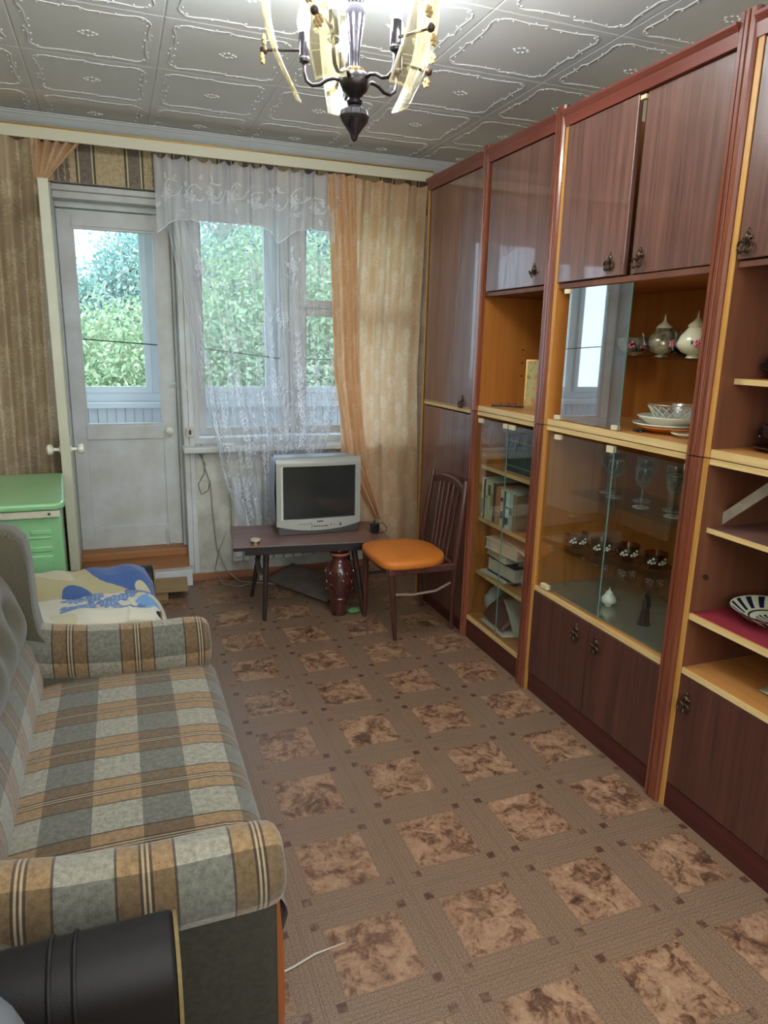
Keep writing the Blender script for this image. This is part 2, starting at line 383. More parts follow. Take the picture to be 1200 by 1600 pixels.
def mk_wallpaper():
    t = NT('striped_wallpaper'); b = t.b; X, Y, Z = t.sep(t.coord('UV')); co = t.coord('UV')
    fx = t.math('MULTIPLY', t.math('FRACT', t.math('ADD', t.math('DIVIDE', t.math('SUBTRACT', X, 0.145), 0.236), 20.5)), 0.236)
    d = t.math('ABSOLUTE', t.math('SUBTRACT', fx, 0.118))
    n = t.noise(co, 60, 4, 0.7)
    base = t.ramp(n, [(0.35, C(166, 146, 112)), (0.65, C(200, 182, 146))])
    dk = t.ramp(n, [(0.35, C(104, 92, 82)), (0.7, C(140, 126, 112))])
    c = t.mix(t.math('LESS_THAN', d, 0.040), base, dk)
    l = t.math('MULTIPLY', t.math('GREATER_THAN', d, 0.030), t.math('LESS_THAN', d, 0.037))
    c = t.mix(l, c, C(206, 190, 150))
    l = t.math('MULTIPLY', t.math('GREATER_THAN', d, 0.037), t.math('LESS_THAN', d, 0.047))
    c = t.mix(l, c, C(84, 72, 64))
    # medallions between the stripes
    gx = t.math('SUBTRACT', t.math('MULTIPLY', t.math('FRACT', t.math('ADD', t.math('DIVIDE', t.math('SUBTRACT', X, 0.027), 0.236), 20.5)), 0.236), 0.118)
    row = t.math('MULTIPLY', t.math('ABSOLUTE', t.math('SUBTRACT', t.math('FRACT', t.math('ADD', t.math('DIVIDE', t.math('SUBTRACT', X, 0.027), 0.472), 20.0)), 0.5)), 0.0)
    gz = t.math('SUBTRACT', t.math('MULTIPLY', t.math('FRACT', t.math('ADD', t.math('DIVIDE', t.math('SUBTRACT', t.math('ADD', Z, t.math('MULTIPLY', X, 0.45)), 2.335), 0.22), 20.5)), 0.22), 0.11)
    r = t.math('SQRT', t.math('ADD', t.math('POWER', gx, 2), t.math('POWER', gz, 2)))
    r = t.math('ADD', r, t.math('MULTIPLY', t.math('SUBTRACT', n, 0.5), 0.03))
    c = t.mix(t.math('LESS_THAN', r, 0.042), c, dk)
    c = t.mix(t.math('MULTIPLY', t.math('GREATER_THAN', r, 0.016), t.math('LESS_THAN', r, 0.022)), c, base)
    t.put(b.inputs['Base Color'], c); b.inputs['Roughness'].default_value = 0.75
    return t.m
M['wallpaper'] = mk_wallpaper()
# window wall: pieces around the balcony door and the window
OPX0, OPX1, WX1 = -0.30, 0.345, 1.78
SILL = 0.83; HEAD = 2.20
mb = MB()
mb.grid(lambda u, v: (XL+(XR-XL)*u, WY, HEAD+(2.5-HEAD)*v), 1, 1, 1, uvf=lambda u, v: (XL+(XR-XL)*u, HEAD+(2.5-HEAD)*v))
mb.grid(lambda u, v: (XL+(OPX0-XL)*u, WY, HEAD*v), 1, 1, 1, uvf=lambda u, v: (XL+(OPX0-XL)*u, HEAD*v))
mb.box(XL, OPX0, WY+0.002, WY+0.26, 0, HEAD); mb.box(WX1, XR, WY+0.002, WY+0.26, 0, HEAD)
mb.box(XL, XR, WY+0.002, WY+0.26, HEAD, 2.515)
mb.box(OPX1, WX1, WY, WY+0.26, 0, SILL-0.03); mb.box(OPX0, OPX1, WY+0.02, WY+0.26, -0.05, 0.10)
struct(mb.build('wall_far', [M['plaster'], M['wallpaper']], local=True))
# ceiling slab + tiles
slab = struct(B(XL-0.1, XR+0.1, YB-0.1, WY+1.3, 2.506, 2.62).build('ceiling', M['ceiling'], local=True))
def tile_bm(x0, x1, y0, y1, relief=True):
    """foam tile, local coords with its full cell 0..0.5, clipped to x0..x1 / y0..y1; hangs down from z=0"""
    m = MB(); g = 0.0012; b = 0.004
    a, c = 0.5-g, 0.5-g
    m.add([(g, g, 0), (a, g, 0), (a, c, 0), (g, c, 0), (g, g, -0.002), (a, g, -0.002), (a, c, -0.002), (g, c, -0.002),
           (g+b, g+b, -0.0035), (a-b, g+b, -0.0035), (a-b, c-b, -0.0035), (g+b, c-b, -0.0035)],
          [(0, 1, 2, 3), (0, 1, 5, 4), (1, 2, 6, 5), (2, 3, 7, 6), (3, 0, 4, 7), (4, 5, 9, 8), (5, 6, 10, 9), (6, 7, 11, 10), (7, 4, 8, 11), (8, 9, 10, 11)])
    if relief:
        z = -0.0033
        side = [(.055, .060), (.065, .047), (.085, .040), (.12, .043), (.16, .046), (.20, .043), (.225, .036), (.238, .046), (.25, .052), (.28, .050), (.33, .050), (.37, .046), (.41, .036), (.435, .040), (.445, .052)]
        for k in range(4):
            def T(p):
                x, y = p[0]-.25, p[1]-.25
                for _ in range(k): x, y = -y, x
                return (x+.25, y+.25, z)
            m.tube([T(p) for p in side], [0.0022, .003, .0036, .003, .0034, .003, .0036, .0028, .003, .0036, .003, .0036, .003, .0034, .0022], 5)
            for p, r in (((.052, .068), .007), ((.448, .060), .0065), ((.232, .056), .005), ((.10, .052), .004), ((.295, .060), .004), ((.165, .056), .004), ((.18, .034), .004), ((.345, .040), .004)):
                q = T(p); m.ell(q, r, r, .004, 6)
            for dx, dy in ((.022, .0), (.012, .014)):
                x, y = dx, dy
                for _ in range(k): x, y = -y, x
                m.ell((.25+x*1.3, .25+y, z), .008, .006, .004, 6)
    return m
def clip_mesh(me, x0, x1, y0, y1):
    bm = bmesh.new(); bm.from_mesh(me)
    for co, no in (((x0, 0, 0), (-1, 0, 0)), ((x1, 0, 0), (1, 0, 0)), ((0, y0, 0), (0, -1, 0)), ((0, y1, 0), (0, 1, 0))):
        g = bm.verts[:]+bm.edges[:]+bm.faces[:]
        bmesh.ops.bisect_plane(bm, geom=g, plane_co=co, plane_no=no, clear_outer=True)
    bm.to_mesh(me); bm.free()
GX, GY = -0.277, 2.3146
cache = {}
base_tile = tile_bm(0, .5, 0, .5).build('ceiling_tile', M['ceiling'], slab, smooth=True, local=True, angle=12)
first = True
for i in range(-2, 5):
    for j in range(-7, 4):
        x, y = GX+.5*i, GY+.5*j
        cx0, cx1 = max(0, XL-x), min(.5, XR-x); cy0, cy1 = max(0, YB-y), min(.5, WY-y)
        if cx1-cx0 < 0.02 or cy1-cy0 < 0.02: continue
        key = (round(cx0, 3), round(cx1, 3), round(cy0, 3), round(cy1, 3))
        if key == (0, .5, 0, .5):
            o = base_tile if first else base_tile.copy()
            if not first: COL.objects.link(o)
            first = False
        else:
            if key not in cache:
                me = base_tile.data.copy(); clip_mesh(me, cx0, cx1, cy0, cy1); cache[key] = me
            o = bpy.data.objects.new('ceiling_tile', cache[key]); COL.objects.link(o); o.parent = slab
        o.location = (x, y, 2.506)
# cornice moulding on the window wall
prof = [(0, 0), (0, -.055), (-.008, -.055), (-.012, -.048), (-.018, -.046), (-.03, -.034), (-.042, -.018), (-.046, -.016), (-.05, -.008), (-.055, -.006), (-.055, 0)]
struct(MB().prism([(WY+p[0], 2.499+p[1]) for p in prof], 'X', XL, XR).build('trim_1', M['moulding']))
# baseboard under the window
struct(B(OPX1, WX1+.1, WY-.016, WY, 0, .045).build('baseboard_far', M['base_wood'], bevel=.003))
struct(B(XL, OPX0-.05, WY-.016, WY, 0, .045).build('baseboard_far', M['base_wood'], bevel=.003))

# ------------------------------------------------------------------ balcony door frame, doors, window
WP = M['white_paint']
def frame_rect(m, x0, x1, z0, z1, y0, y1, wl, wr, wt, wb):
    m.box(x0, x0+wl, y0, y1, z0, z1); m.box(x1-wr, x1, y0, y1, z0, z1)
    m.box(x0+wl, x1-wr, y0, y1, z1-wt, z1); m.box(x0+wl, x1-wr, y0, y1, z0, z0+wb); return m
# door 1: closed outer leaf
d1 = tag(bpy.data.objects.new('door_1', None)); COL.objects.link(d1); d1.location = (0, 4.36, 0.10); d1['kind'] = 'structure'
m = MB()
m.box(-.30, -.262, 4.20, 4.42, .10, 2.195); m.box(.335, .365, 4.182, 4.44, .10, 2.195); m.box(.318, .335, 4.30, 4.42, .10, 2.195)
m.box(-.262, .335, 4.22, 4.44, 2.165, 2.195); m.box(-.262, .335, 4.33, 4.42, 2.10, 2.165); m.box(.365, .395, 4.178, 4.25, .05, 2.195)
m.box(-.262, .335, 4.24, 4.33, 2.13, 2.165)
m.build('door_frame', WP, d1, bevel=.004)
m = MB(); y0, y1 = 4.345, 4.39
m.box(-.26, -.188, y0, y1, .20, 2.095); m.box(.238, .317, y0, y1, .20, 2.095)
m.box(-.188, .238, y0, y1, 2.012, 2.095); m.box(-.188, .238, y0, y1, .855, .935); m.box(-.188, .238, y0, y1, .20, .335)
m.build('door_leaf', WP, d1, bevel=.004)
B(-.188, .238, y0+.012, y1-.012, .335, .855).build('door_panel', WP, d1)
m = MB()
for (a, b_, c, d) in ((-.188, -.176, .935, 2.012), (.226, .238, .935, 2.012)): m.box(a, b_, y0+.006, y1-.006, c, d)
m.box(-.176, .226, y0+.006, y1-.006, 2.0, 2.012); m.box(-.176, .226, y0+.006, y1-.006, .935, .947)
m.build('glazing_bead', WP, d1)
B(-.176, .226, 4.364, 4.368, .947, 2.0).build('pane', M['window_glass'], d1)
def knob(parent, x, y, z, dirv, r=.024):
    d = Vector(dirv); rot = d.to_track_quat('Z', 'Y').to_matrix().to_4x4()
    k = MB().lathe([(r*.75, 0), (r*.75, .004), (r*.35, .006), (r*.33, .022), (r*.8, .030), (r, .040), (r*.97, .050), (r*.7, .056), (0.0005, .057)], (x, y, z), 20, M=rot)
    return k.build('knob', M['white_china'], parent, smooth=True)
knob(d1, .265, 4.345, .905, (0, -1, 0))
m = MB(); m.box(.275, .33, 4.335, 4.345, 1.155, 1.185); m.box(.345, .39, 4.18, 4.188, 1.15, 1.19); m.tube([(.285, 4.33, 1.17), (.34, 4.33, 1.172), (.365, 4.25, 1.172)], .005, 6)
m.build('latch', M['white_paint'], d1, bevel=.002)
m = MB(); m.box(.215, .235, 4.337, 4.345, .23, .29); m.tube([(.225, 4.333, .20), (.225, 4.333, .30)], .004, 6)
m.build('bottom_bolt', M['white_paint'], d1)
# threshold
th = thing('door_threshold', 'worn wooden threshold board at the foot of the white balcony door', 'threshold', (0, 4.25, .10))
MB().box(-.262, .335, 4.24, 4.42, .155, .20).build('board', M['wood_threshold'], th, bevel=.004)
MB().box(-.262, .335, 4.165, 4.30, .10, .155).build('board', M['wood_threshold'], th, bevel=.004)
m = MB(); m.box(-.30, .345, 4.10, 4.20, .0, .10)
tag(m.build('door_kerb', WP, bevel=.006), 'low white painted kerb below the balcony door threshold', 'step')
st = thing('step_board', 'loose plywood step board on a small block before the balcony door', 'step', (.1, 4.0, 0))
MB().box(-.12, .305, 3.87, 4.095, .055, .068, M=Matrix.Translation((.1, 4, 0)) @ Matrix.Rotation(math.radians(-3), 4, 'Z') @ Matrix.Translation((-.1, -4, 0))).build('board', M['plywood'], st, bevel=.002)
MB().box(-.06, .19, 3.90, 3.95, 0, .055).build('block', M['plywood'], st); MB().box(-.06, .19, 4.02, 4.07, 0, .055).build('block', M['plywood'], st)
# door 2: inner leaf standing open into the room, hinged on the left jamb
d2 = bpy.data.objects.new('door_2', None); COL.objects.link(d2); d2.location = (-.262, 4.195, .17); d2['kind'] = 'structure'
d2.rotation_euler = (0, 0, math.radians(-87.2))
def DL(x0, x1, y0, y1, z0, z1): return MB().box(x0, x1, y0, y1, z0, z1)
m = MB(); LW = .575; th_ = .045; HT = 1.935
m.box(0, .085, -th_, 0, 0, HT); m.box(LW-.085, LW, -th_, 0, 0, HT); m.box(.085, LW-.085, -th_, 0, HT-.085, HT); m.box(.085, LW-.085, -th_, 0, .66, .76); m.box(.085, LW-.085, -th_, 0, 0, .13)
m.build('door_leaf', M['cream_paint'], d2, bevel=.004, local=True)
DL(.085, LW-.085, -th_+.012, -.012, .13, .66).build('door_panel', WP, d2, local=True)
m = MB(); m.box(.085, .097, -th_+.006, -.006, .76, HT-.085); m.box(LW-.097, LW-.085, -th_+.006, -.006, .76, HT-.085); m.box(.097, LW-.097, -th_+.006, -.006, .76, .772); m.box(.097, LW-.097, -th_+.006, -.006, HT-.097, HT-.085)
m.build('glazing_bead', WP, d2, local=True)
DL(.097, LW-.097, -.024, -.020, .772, HT-.097).build('pane', M['window_glass'], d2, local=True)
for sg in (1, -1):
    rot = Matrix.Rotation(-sg*pi/2, 4, 'X'); r = .026
    MB().lathe([(r*.75, 0), (r*.75, .004), (r*.35, .006), (r*.33, .026), (r*.8, .034), (r, .044), (r*.97, .054), (r*.7, .060), (.0005, .061)], (LW-.04, 0 if sg > 0 else -th_, .735), 12, M=rot).build('knob', M['white_china'], d2, smooth=True, local=True, angle=20)

# window 1 (inner sashes) in the wall opening
w1 = bpy.data.objects.new('window_1', None); COL.objects.link(w1); w1.location = (1.05, 4.3, SILL); w1['kind'] = 'structure'
m = MB(); frame_rect(m, .395, WX1, SILL-.02, HEAD-.005, 4.25, 4.36, .035, .05, .07, .05)
m.box(.98, 1.04, 4.25, 4.36, .88, 2.125)
m.build('window_frame', WP, w1, bevel=.004)
def sash(x0, x1, z0, z1, y, wd=.04):
    s_ = frame_rect(MB(), x0, x1, z0, z1, y, y+.035, wd, wd, wd, wd).build('sash', WP, w1, bevel=.004)
    B(x0+wd, x1-wd, y+.016, y+.020, z0+wd, z1-wd).build('pane', M['window_glass'], s_)
sash(.43, .98, .88, 2.125, 4.27, .045)
sash(1.04, 1.73, 1.635, 2.125, 4.27, .045); sash(1.04, 1.73, .88, 1.63, 4.27, .045)
sl = B(OPX1-.02, WX1, 4.10, 4.25, SILL-.035, SILL).build('window_sill', WP, w1, bevel=.008)
tag(MB().box(.53, .62, 4.14, 4.20, SILL, SILL+.012).build('soap_dish', M['white_china'], bevel=.005), 'small flat white item lying on the window sill behind the lace', 'dish')
# socket box on the window frame edge
so = thing('light_switch', 'small cream electric switch box on the wall above the sill end', 'switch', (.37, 4.185, .885))
B(.348, .392, 4.160, 4.185, .885, .937).build('housing', M['cream_strip'], so, bevel=.003)
B(.363, .376, 4.156, 4.161, .898, .924).build('rocker', M['black'], so)

# ------------------------------------------------------------------ balcony
PL = M['white_plastic']
bal = bpy.data.objects.new('window_2', None); COL.objects.link(bal); bal.location = (.5, 5.35, .1); bal['kind'] = 'structure'
m = MB(); m.box(-1.6, 2.6, 5.32, 5.38, .995, 1.055); m.box(-1.6, 2.6, 5.32, 5.38, 2.30, 2.38)
for x in (-1.6, -.62, .225, 1.08, 1.92, 2.56): m.box(x, x+.05, 5.32, 5.38, 1.055, 2.30)
m.build('glazing_frame', PL, bal, bevel=.004)
for a, b_ in ((-1.55, -.62), (-.57, .225), (.275, 1.08), (1.13, 1.92), (1.97, 2.56)):
    s_ = frame_rect(MB(), a, b_, 1.055, 2.30, 5.30, 5.335, .042, .042, .042, .045).build('sash', PL, bal, bevel=.003)
    B(a+.042, b_-.042, 5.316, 5.320, 1.10, 2.258).build('pane', M['window_glass'], s_)
for x in (.205, 1.02): 
    MB().box(x-.008, x+.008, 5.285, 5.30, 1.50, 1.54).tube([(x, 5.28, 1.53), (x, 5.275, 1.42)], .007, 6).build('handle', PL, bal)
B(-1.6, 2.6, 5.20, 5.36, .955, .995).build('window_sill', PL, bal, bevel=.006)
pr_ = bpy.data.objects.new('wall_balcony', None); COL.objects.link(pr_); pr_.location = (.5, 5.34, 0); pr_['kind'] = 'structure'
x = -1.6
pm = None
while x < 2.55:
    if pm is None: pm = MB().box(0, .058, 5.315-5.34, 5.33-5.34, .0, .955).build('plank', PL, pr_, bevel=.003, local=True); pm.location = (x-.5, 0, 0)
    else: q = pm.copy(); COL.objects.link(q); q.location = (x-.5, 0, 0)
    x += .0605
B(-1.6, 2.6, 5.33, 5.36, 0, .955).build('backing_board', PL, pr_)
struct(B(-1.7, 2.7, WY+.26, 5.40, -.12, .03).build('floor_balcony', simple('balcony_concrete', C(205, 204, 200), .8, var=.15)))
struct(B(-1.7, -1.6, WY+.26, 5.40, .03, 2.506).build('wall_balcony_left', PL)); struct(B(2.6, 2.7, WY+.26, 5.40, .03, 2.506).build('wall_balcony_right', PL))
tag(MB().tube([(-1.58, 5.05, 1.52), (-.4, 5.05, 1.43), (.57, 5.05, 1.372), (1.08, 5.05, 1.315), (2.58, 5.05, 1.30)], .004, 6).build('clothes_line', M['black_cable']), 'dark clothes line strung across the balcony behind the window', 'rope')

# ------------------------------------------------------------------ trees outside
def leafmat(name, c1, c2, c3):
    t = NT(name); b = t.b
    g = t.n('ShaderNodeNewGeometry').outputs['Random Per Island']
    col = t.ramp(g, [(0, c1), (.5, c2), (1, c3)])
    df = t.n('ShaderNodeBsdfDiffuse'); tl = t.n('ShaderNodeBsdfTranslucent'); t.put(df.inputs[0], col); t.put(tl.inputs[0], col)
    mx = t.n('ShaderNodeMixShader'); mx.inputs[0].default_value = .45
    t.t.links.new(df.outputs[0], mx.inputs[1]); t.t.links.new(tl.outputs[0], mx.inputs[2]); t.t.links.new(mx.outputs[0], t.out.inputs[0])
    return t.m
LM = [leafmat('leaves_yellow_green_hazed', C(138, 166, 126), C(168, 190, 150), C(206, 208, 180)),  # leaf colours paled to paint in the outdoor haze and glow
      leafmat('leaves_blue_green_hazed', C(128, 168, 160), C(156, 190, 180), C(196, 206, 200)),
      leafmat('leaves_mid_green_hazed', C(130, 164, 130), C(160, 186, 152), C(200, 202, 178))]
bark = simple('bark', C(120, 106, 92), .9, var=.3, vscale=6)
def tree(name, label, x, y, blobs, n, size, mat, ground=-9.0):
    t = thing(name, label, 'tree', (x, y, ground), group='trees beyond the balcony')
    rng = np.random.RandomState(int(abs(x*100)+y*7) % 9999)
    wts = np.array([b[3]**2 for b in blobs]); ks = rng.choice(len(blobs), n, p=wts/wts.sum())
    bl = np.array(blobs)[ks]
    d = rng.normal(size=(n, 3)); d /= np.linalg.norm(d, axis=1)[:, None]
    rad = bl[:, 3]*(rng.rand(n)**.35)*(1+.12*rng.normal(size=n))
    cen = bl[:, :3]+d*rad[:, None]*np.array([1, 1, .9])-np.array([x, y, ground])
    a = rng.normal(size=(n, 3)); a /= np.linalg.norm(a, axis=1)[:, None]; b_ = np.cross(a, rng.normal(size=(n, 3))); b_ /= np.linalg.norm(b_, axis=1)[:, None]
    s = (size*(.6+.8*rng.rand(n)))[:, None]
    V = np.stack([cen-a*s, cen+b_*s*.45, cen+a*s, cen-b_*s*.45], 1).reshape(-1, 3)
    me = bpy.data.meshes.new('crown'); me.vertices.add(4*n); me.vertices.foreach_set('co', V.ravel())
    me.loops.add(4*n); me.loops.foreach_set('vertex_index', np.arange(4*n)); me.polygons.add(n); me.polygons.foreach_set('loop_start', np.arange(n)*4)
    me.update(); me.materials.append(mat); o = bpy.data.objects.new('crown', me); COL.objects.link(o); o.parent = t; o['kind'] = 'stuff'
    top = max(b[2] for b in blobs)
    MB().tube([(x, y, ground), (x+.1, y, ground+3), (x, y, top-1.0)], [.28, .22, .08], 8).build('trunk', bark, t, smooth=True)
    for b in blobs[:5]: MB().tube([(x, y, min(b[2]-1.2, top-2)), (b[0], b[1], b[2])], [.09, .03], 6).build('branch', bark, t, smooth=True)
    return t
tree('leafy_tree', 'bright yellow-green tree crown filling the balcony door glass', -.6, 13.5, [(-.8, 13.5, 0.6, 1.7), (.5, 13.6, .9, 1.35), (-2.4, 14, .2, 1.8), (0, 13, -1.4, 2.1), (-1.8, 13.2, -1.8, 2), (.6, 14.2, -.8, 1.8)], 60000, .055, LM[0])
tree('leafy_tree', 'light green tree crown with yellow tips behind the lace window', 3.2, 13, [(2.6, 13, 1.9, 1.7), (4.4, 13.5, 1.6, 1.8), (3.4, 12.6, .2, 2), (2.0, 13.2, -.3, 1.8), (5.4, 13, 0.2, 2), (3.4, 13, -1.9, 2.2)], 70000, .055, LM[2])
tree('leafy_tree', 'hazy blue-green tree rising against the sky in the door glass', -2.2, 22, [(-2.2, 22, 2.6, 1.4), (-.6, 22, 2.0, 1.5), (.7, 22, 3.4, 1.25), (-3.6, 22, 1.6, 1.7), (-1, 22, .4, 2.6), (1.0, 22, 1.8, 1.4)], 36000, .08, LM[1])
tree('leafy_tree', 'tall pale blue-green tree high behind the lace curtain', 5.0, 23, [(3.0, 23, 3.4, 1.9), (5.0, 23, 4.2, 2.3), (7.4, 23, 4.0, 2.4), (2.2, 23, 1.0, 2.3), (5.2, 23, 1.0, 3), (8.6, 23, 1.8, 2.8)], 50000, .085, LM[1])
tree('leafy_tree', 'pale green tree at the right behind the beige curtain', 8.6, 15, [(8, 15, 2, 2), (9.8, 15, 1.4, 2), (8.6, 15, -.5, 2.3), (6.6, 15.4, .6, 1.8)], 20000, .09, LM[0])
struct(B(-60, 60, 6.5, 120, -9.2, -9.0).build('ground', simple('grass_ground', C(110, 140, 80), .9, var=.3, vscale=.3)))

# ------------------------------------------------------------------ curtain rail
rl = thing('curtain_rail', 'long cream curtain rail board with gold line below the ceiling', 'curtain rail', (.3, 4.0, 2.34))
B(XL+.01, 1.77, 4.0, 4.012, 2.345, 2.398).build('fascia', M['rail'], rl, bevel=.002)
B(XL+.01, 1.77, 4.012, 4.12, 2.386, 2.398).build('rail_top', M['rail'], rl)
B(XL+.01, 1.77, 3.996, 4.001, 2.396, 2.404).build('gold_line', M['gold'], rl)
for x in (-.9, 0.05, 1.0, 1.6): B(x, x+.02, 4.10, 4.19, 2.38, 2.43).build('bracket', M['rail'], rl)

# ------------------------------------------------------------------ pattern raster
def raster(W, H, draw):
    A = np.zeros((H, W), np.float32)
    def lens(cx, cy, L, wd, ang, val=1.0, hollow=0.0, holv=0.3):
        R = int(L/2+3); x0, x1, y0, y1 = int(max(0, cx-R)), int(min(W, cx+R+1)), int(max(0, cy-R)), int(min(H, cy+R+1))
        if x0 >= x1 or y0 >= y1: return
        yy, xx = np.mgrid[y0:y1, x0:x1]; dx, dy = xx-cx, yy-cy; c, s = math.cos(ang), math.sin(ang)
        a, b = (dx*c+dy*s)/(L/2), (-dx*s+dy*c)/(wd/2)
        ins = np.abs(b) < (1-a*a); ins &= np.abs(a) < 1
        sub = A[y0:y1, x0:x1]; sub[ins] = np.maximum(sub[ins], val)
        if hollow: h = (np.abs(b) < (1-a*a)*hollow) & (np.abs(a) < hollow); sub[h] = holv
    def curve(pts, wd, val=1.0):
        for (xa, ya), (xb, yb) in zip(pts[:-1], pts[1:]):
            n = int(max(abs(xb-xa), abs(yb-ya)))+1
            for k in range(n+1):
                x, y = xa+(xb-xa)*k/n, ya+(yb-ya)*k/n; r = max(wd/2, .5)
                i0, i1, j0, j1 = int(max(0, x-r)), int(min(W, x+r+1)), int(max(0, y-r)), int(min(H, y+r+1))
                if i1 > i0 and j1 > j0: A[j0:j1, i0:i1] = np.maximum(A[j0:j1, i0:i1], val)
    draw(A, lens, curve, W, H); return A
def cloth(name, P, fn, nu, nv, mats, attrs, parent=None, uvf=None, solid=0):
    """dense sheet: fn(U,V) vectorised -> x,y,z ; attrs: {name: raster}"""
    U, V = np.meshgrid(np.linspace(0, 1, nu+1), np.linspace(0, 1, nv+1)); x, y, z = fn(U, V)
    co = np.stack([x, y, z], -1).reshape(-1, 3)
    if parent is not None: L = np.array(root_of(parent).location)
    else: L = np.array([(co[:, 0].min()+co[:, 0].max())/2, (co[:, 1].min()+co[:, 1].max())/2, co[:, 2].min()])
    co = co-L
    i, j = np.meshgrid(np.arange(nu), np.arange(nv)); a = (j*(nu+1)+i).ravel()
    F = np.stack([a, a+1, a+nu+2, a+nu+1], -1).ravel()
    me = bpy.data.meshes.new(name); me.vertices.add(len(co)); me.vertices.foreach_set('co', co.astype(np.float32).ravel())
    me.loops.add(len(F)); me.loops.foreach_set('vertex_index', F); me.polygons.add(len(a)); me.polygons.foreach_set('loop_start', np.arange(len(a))*4)
    me.update(); me.polygons.foreach_set('use_smooth', np.ones(len(a), bool))
    for k, A in attrs.items():
        if A.ndim == 3:
            H, W, _ = A.shape; v = A[np.clip((V*(H-1)).round().astype(int), 0, H-1), np.clip((U*(W-1)).round().astype(int), 0, W-1)]
            at = me.attributes.new(k, 'FLOAT_COLOR', 'POINT'); at.data.foreach_set('color', np.concatenate([v, np.ones(v.shape[:2]+(1,))], -1).astype(np.float32).ravel())
        else:
            H, W = A.shape; v = A[np.clip((V*(H-1)).round().astype(int), 0, H-1), np.clip((U*(W-1)).round().astype(int), 0, W-1)]
            at = me.attributes.new(k, 'FLOAT', 'POINT'); at.data.foreach_set('value', v.astype(np.float32).ravel())
    ul = me.uv_layers.new(name='UVMap'); uu = np.stack([U, V] if not uvf else list(uvf(U, V)), -1).reshape(-1, 2)[F]; ul.data.foreach_set('uv', uu.astype(np.float32).ravel())
    me.materials.append(mats); o = bpy.data.objects.new(name, me); COL.objects.link(o)
    if parent is not None: o.parent = parent
    else: o.location = L
    if solid: md = o.modifiers.new('thick', 'SOLIDIFY'); md.thickness = solid; md.offset = -1
    return o

# tulle -------------------------------------------------------------
def mk_tulle(name, clear, dense):
    t = NT(name); a = t.attr('lace')
    tr = t.n('ShaderNodeBsdfTransparent'); df = t.n('ShaderNodeBsdfDiffuse'); tl = t.n('ShaderNodeBsdfTranslucent')
    df.inputs[0].default_value = C(246, 247, 252); tl.inputs[0].default_value = C(240, 243, 252)
    m1 = t.n('ShaderNodeMixShader'); m1.inputs[0].default_value = .35; t.t.links.new(df.outputs[0], m1.inputs[1]); t.t.links.new(tl.outputs[0], m1.inputs[2])
    m2 = t.n('ShaderNodeMixShader'); f = t.math('ADD', t.math('MULTIPLY', a, dense-clear), clear)
    t.put(m2.inputs[0], f); t.t.links.new(tr.outputs[0], m2.inputs[1]); t.t.links.new(m1.outputs[0], m2.inputs[2]); t.t.links.new(m2.outputs[0], t.out.inputs[0])
    return t.m
M['tulle'] = mk_tulle('lace_tulle', .27, .80); M['valance'] = mk_tulle('lace_valance', .46, .85)
rg = random.Random(3)
def sprig(lens, curve, x, y, h, lean, s):
    """a climbing stem with paired leaves and open flowers, growing up from (x,y) (rows go down)"""
    pts = []; n = 16
    for k in range(n+1):
        q = k/n; pts.append((x+lean*q*h+math.sin(q*7+x)*s*1.6, y-q*h))
    curve(pts, 1.2)
    for k in range(1, n+1):
        px, py = pts[k]; 
        for sg in (-1, 1):
            if rg.random() < .85:
                an = -pi/2+sg*(.6+rg.random()*.5); L = s*(2.6+rg.random()*1.8)*(1-.4*k/n)
                lens(px+math.cos(an)*L*.6, py+math.sin(an)*L*.6, L, L*.42, an, 1.0, .55, .25)
    for k in (3, 7, 11):
        px, py = pts[k]; px += rg.uniform(-2, 2)*s
        for a in range(7):
            an = a*2*pi/7+rg.random()*.3; lens(px+math.cos(an)*s*1.9, py+math.sin(an)*s*1.5, s*3.2, s*1.5, an, 1, .5, .3)
    for k in (5, 9):
        px, py = pts[k]; sg = rg.choice((-1, 1)); c = []
        for q in range(14): r = s*3.6*(1-q/16); c.append((px+sg*(s*3.6-r*math.cos(q*.42)), py-r*math.sin(q*.42)))
        curve(c, 1.2)
def draw_lace(A, lens, curve, W, H):
    for (x, y, h, l, s) in ((70, 470, 210, -.10, 6), (150, 620, 330, -.05, 7.5), (225, 600, 250, .05, 6.5), (300, 640, 380, -.02, 7.5), (370, 560, 250, .04, 7), (430, 640, 360, 0, 7.5), (495, 600, 300, .03, 7),
                            (100, 690, 160, .1, 7), (260, 700, 120, -.1, 7), (400, 690, 110, .1, 7), (35, 640, 260, .04, 6)):
        sprig(lens, curve, x, y, h, l, s)
    for (x, y) in ((85, 165), (245, 185), (375, 170), (470, 180), (160, 330), (330, 265)):
        for a in range(6): an = a*2*pi/6+.3; lens(x+math.cos(an)*11, y+math.sin(an)*9, 18, 9, an, 1, .5, .3)
        for a in range(9): an = rg.random()*6.28; r = 20+rg.random()*12; lens(x+math.cos(an)*r*.8, y+math.sin(an)*r*1.3, 12, 5, rg.random()*3, 1, .4, .3)
        curve([(x-4, y-34), (x+3, y), (x-6, y+40)], 1.2)
    A[:, :3] = .8; A[-4:, :] = .8; A[:, -3:] = .8
LACE = raster(520, 720, draw_lace)
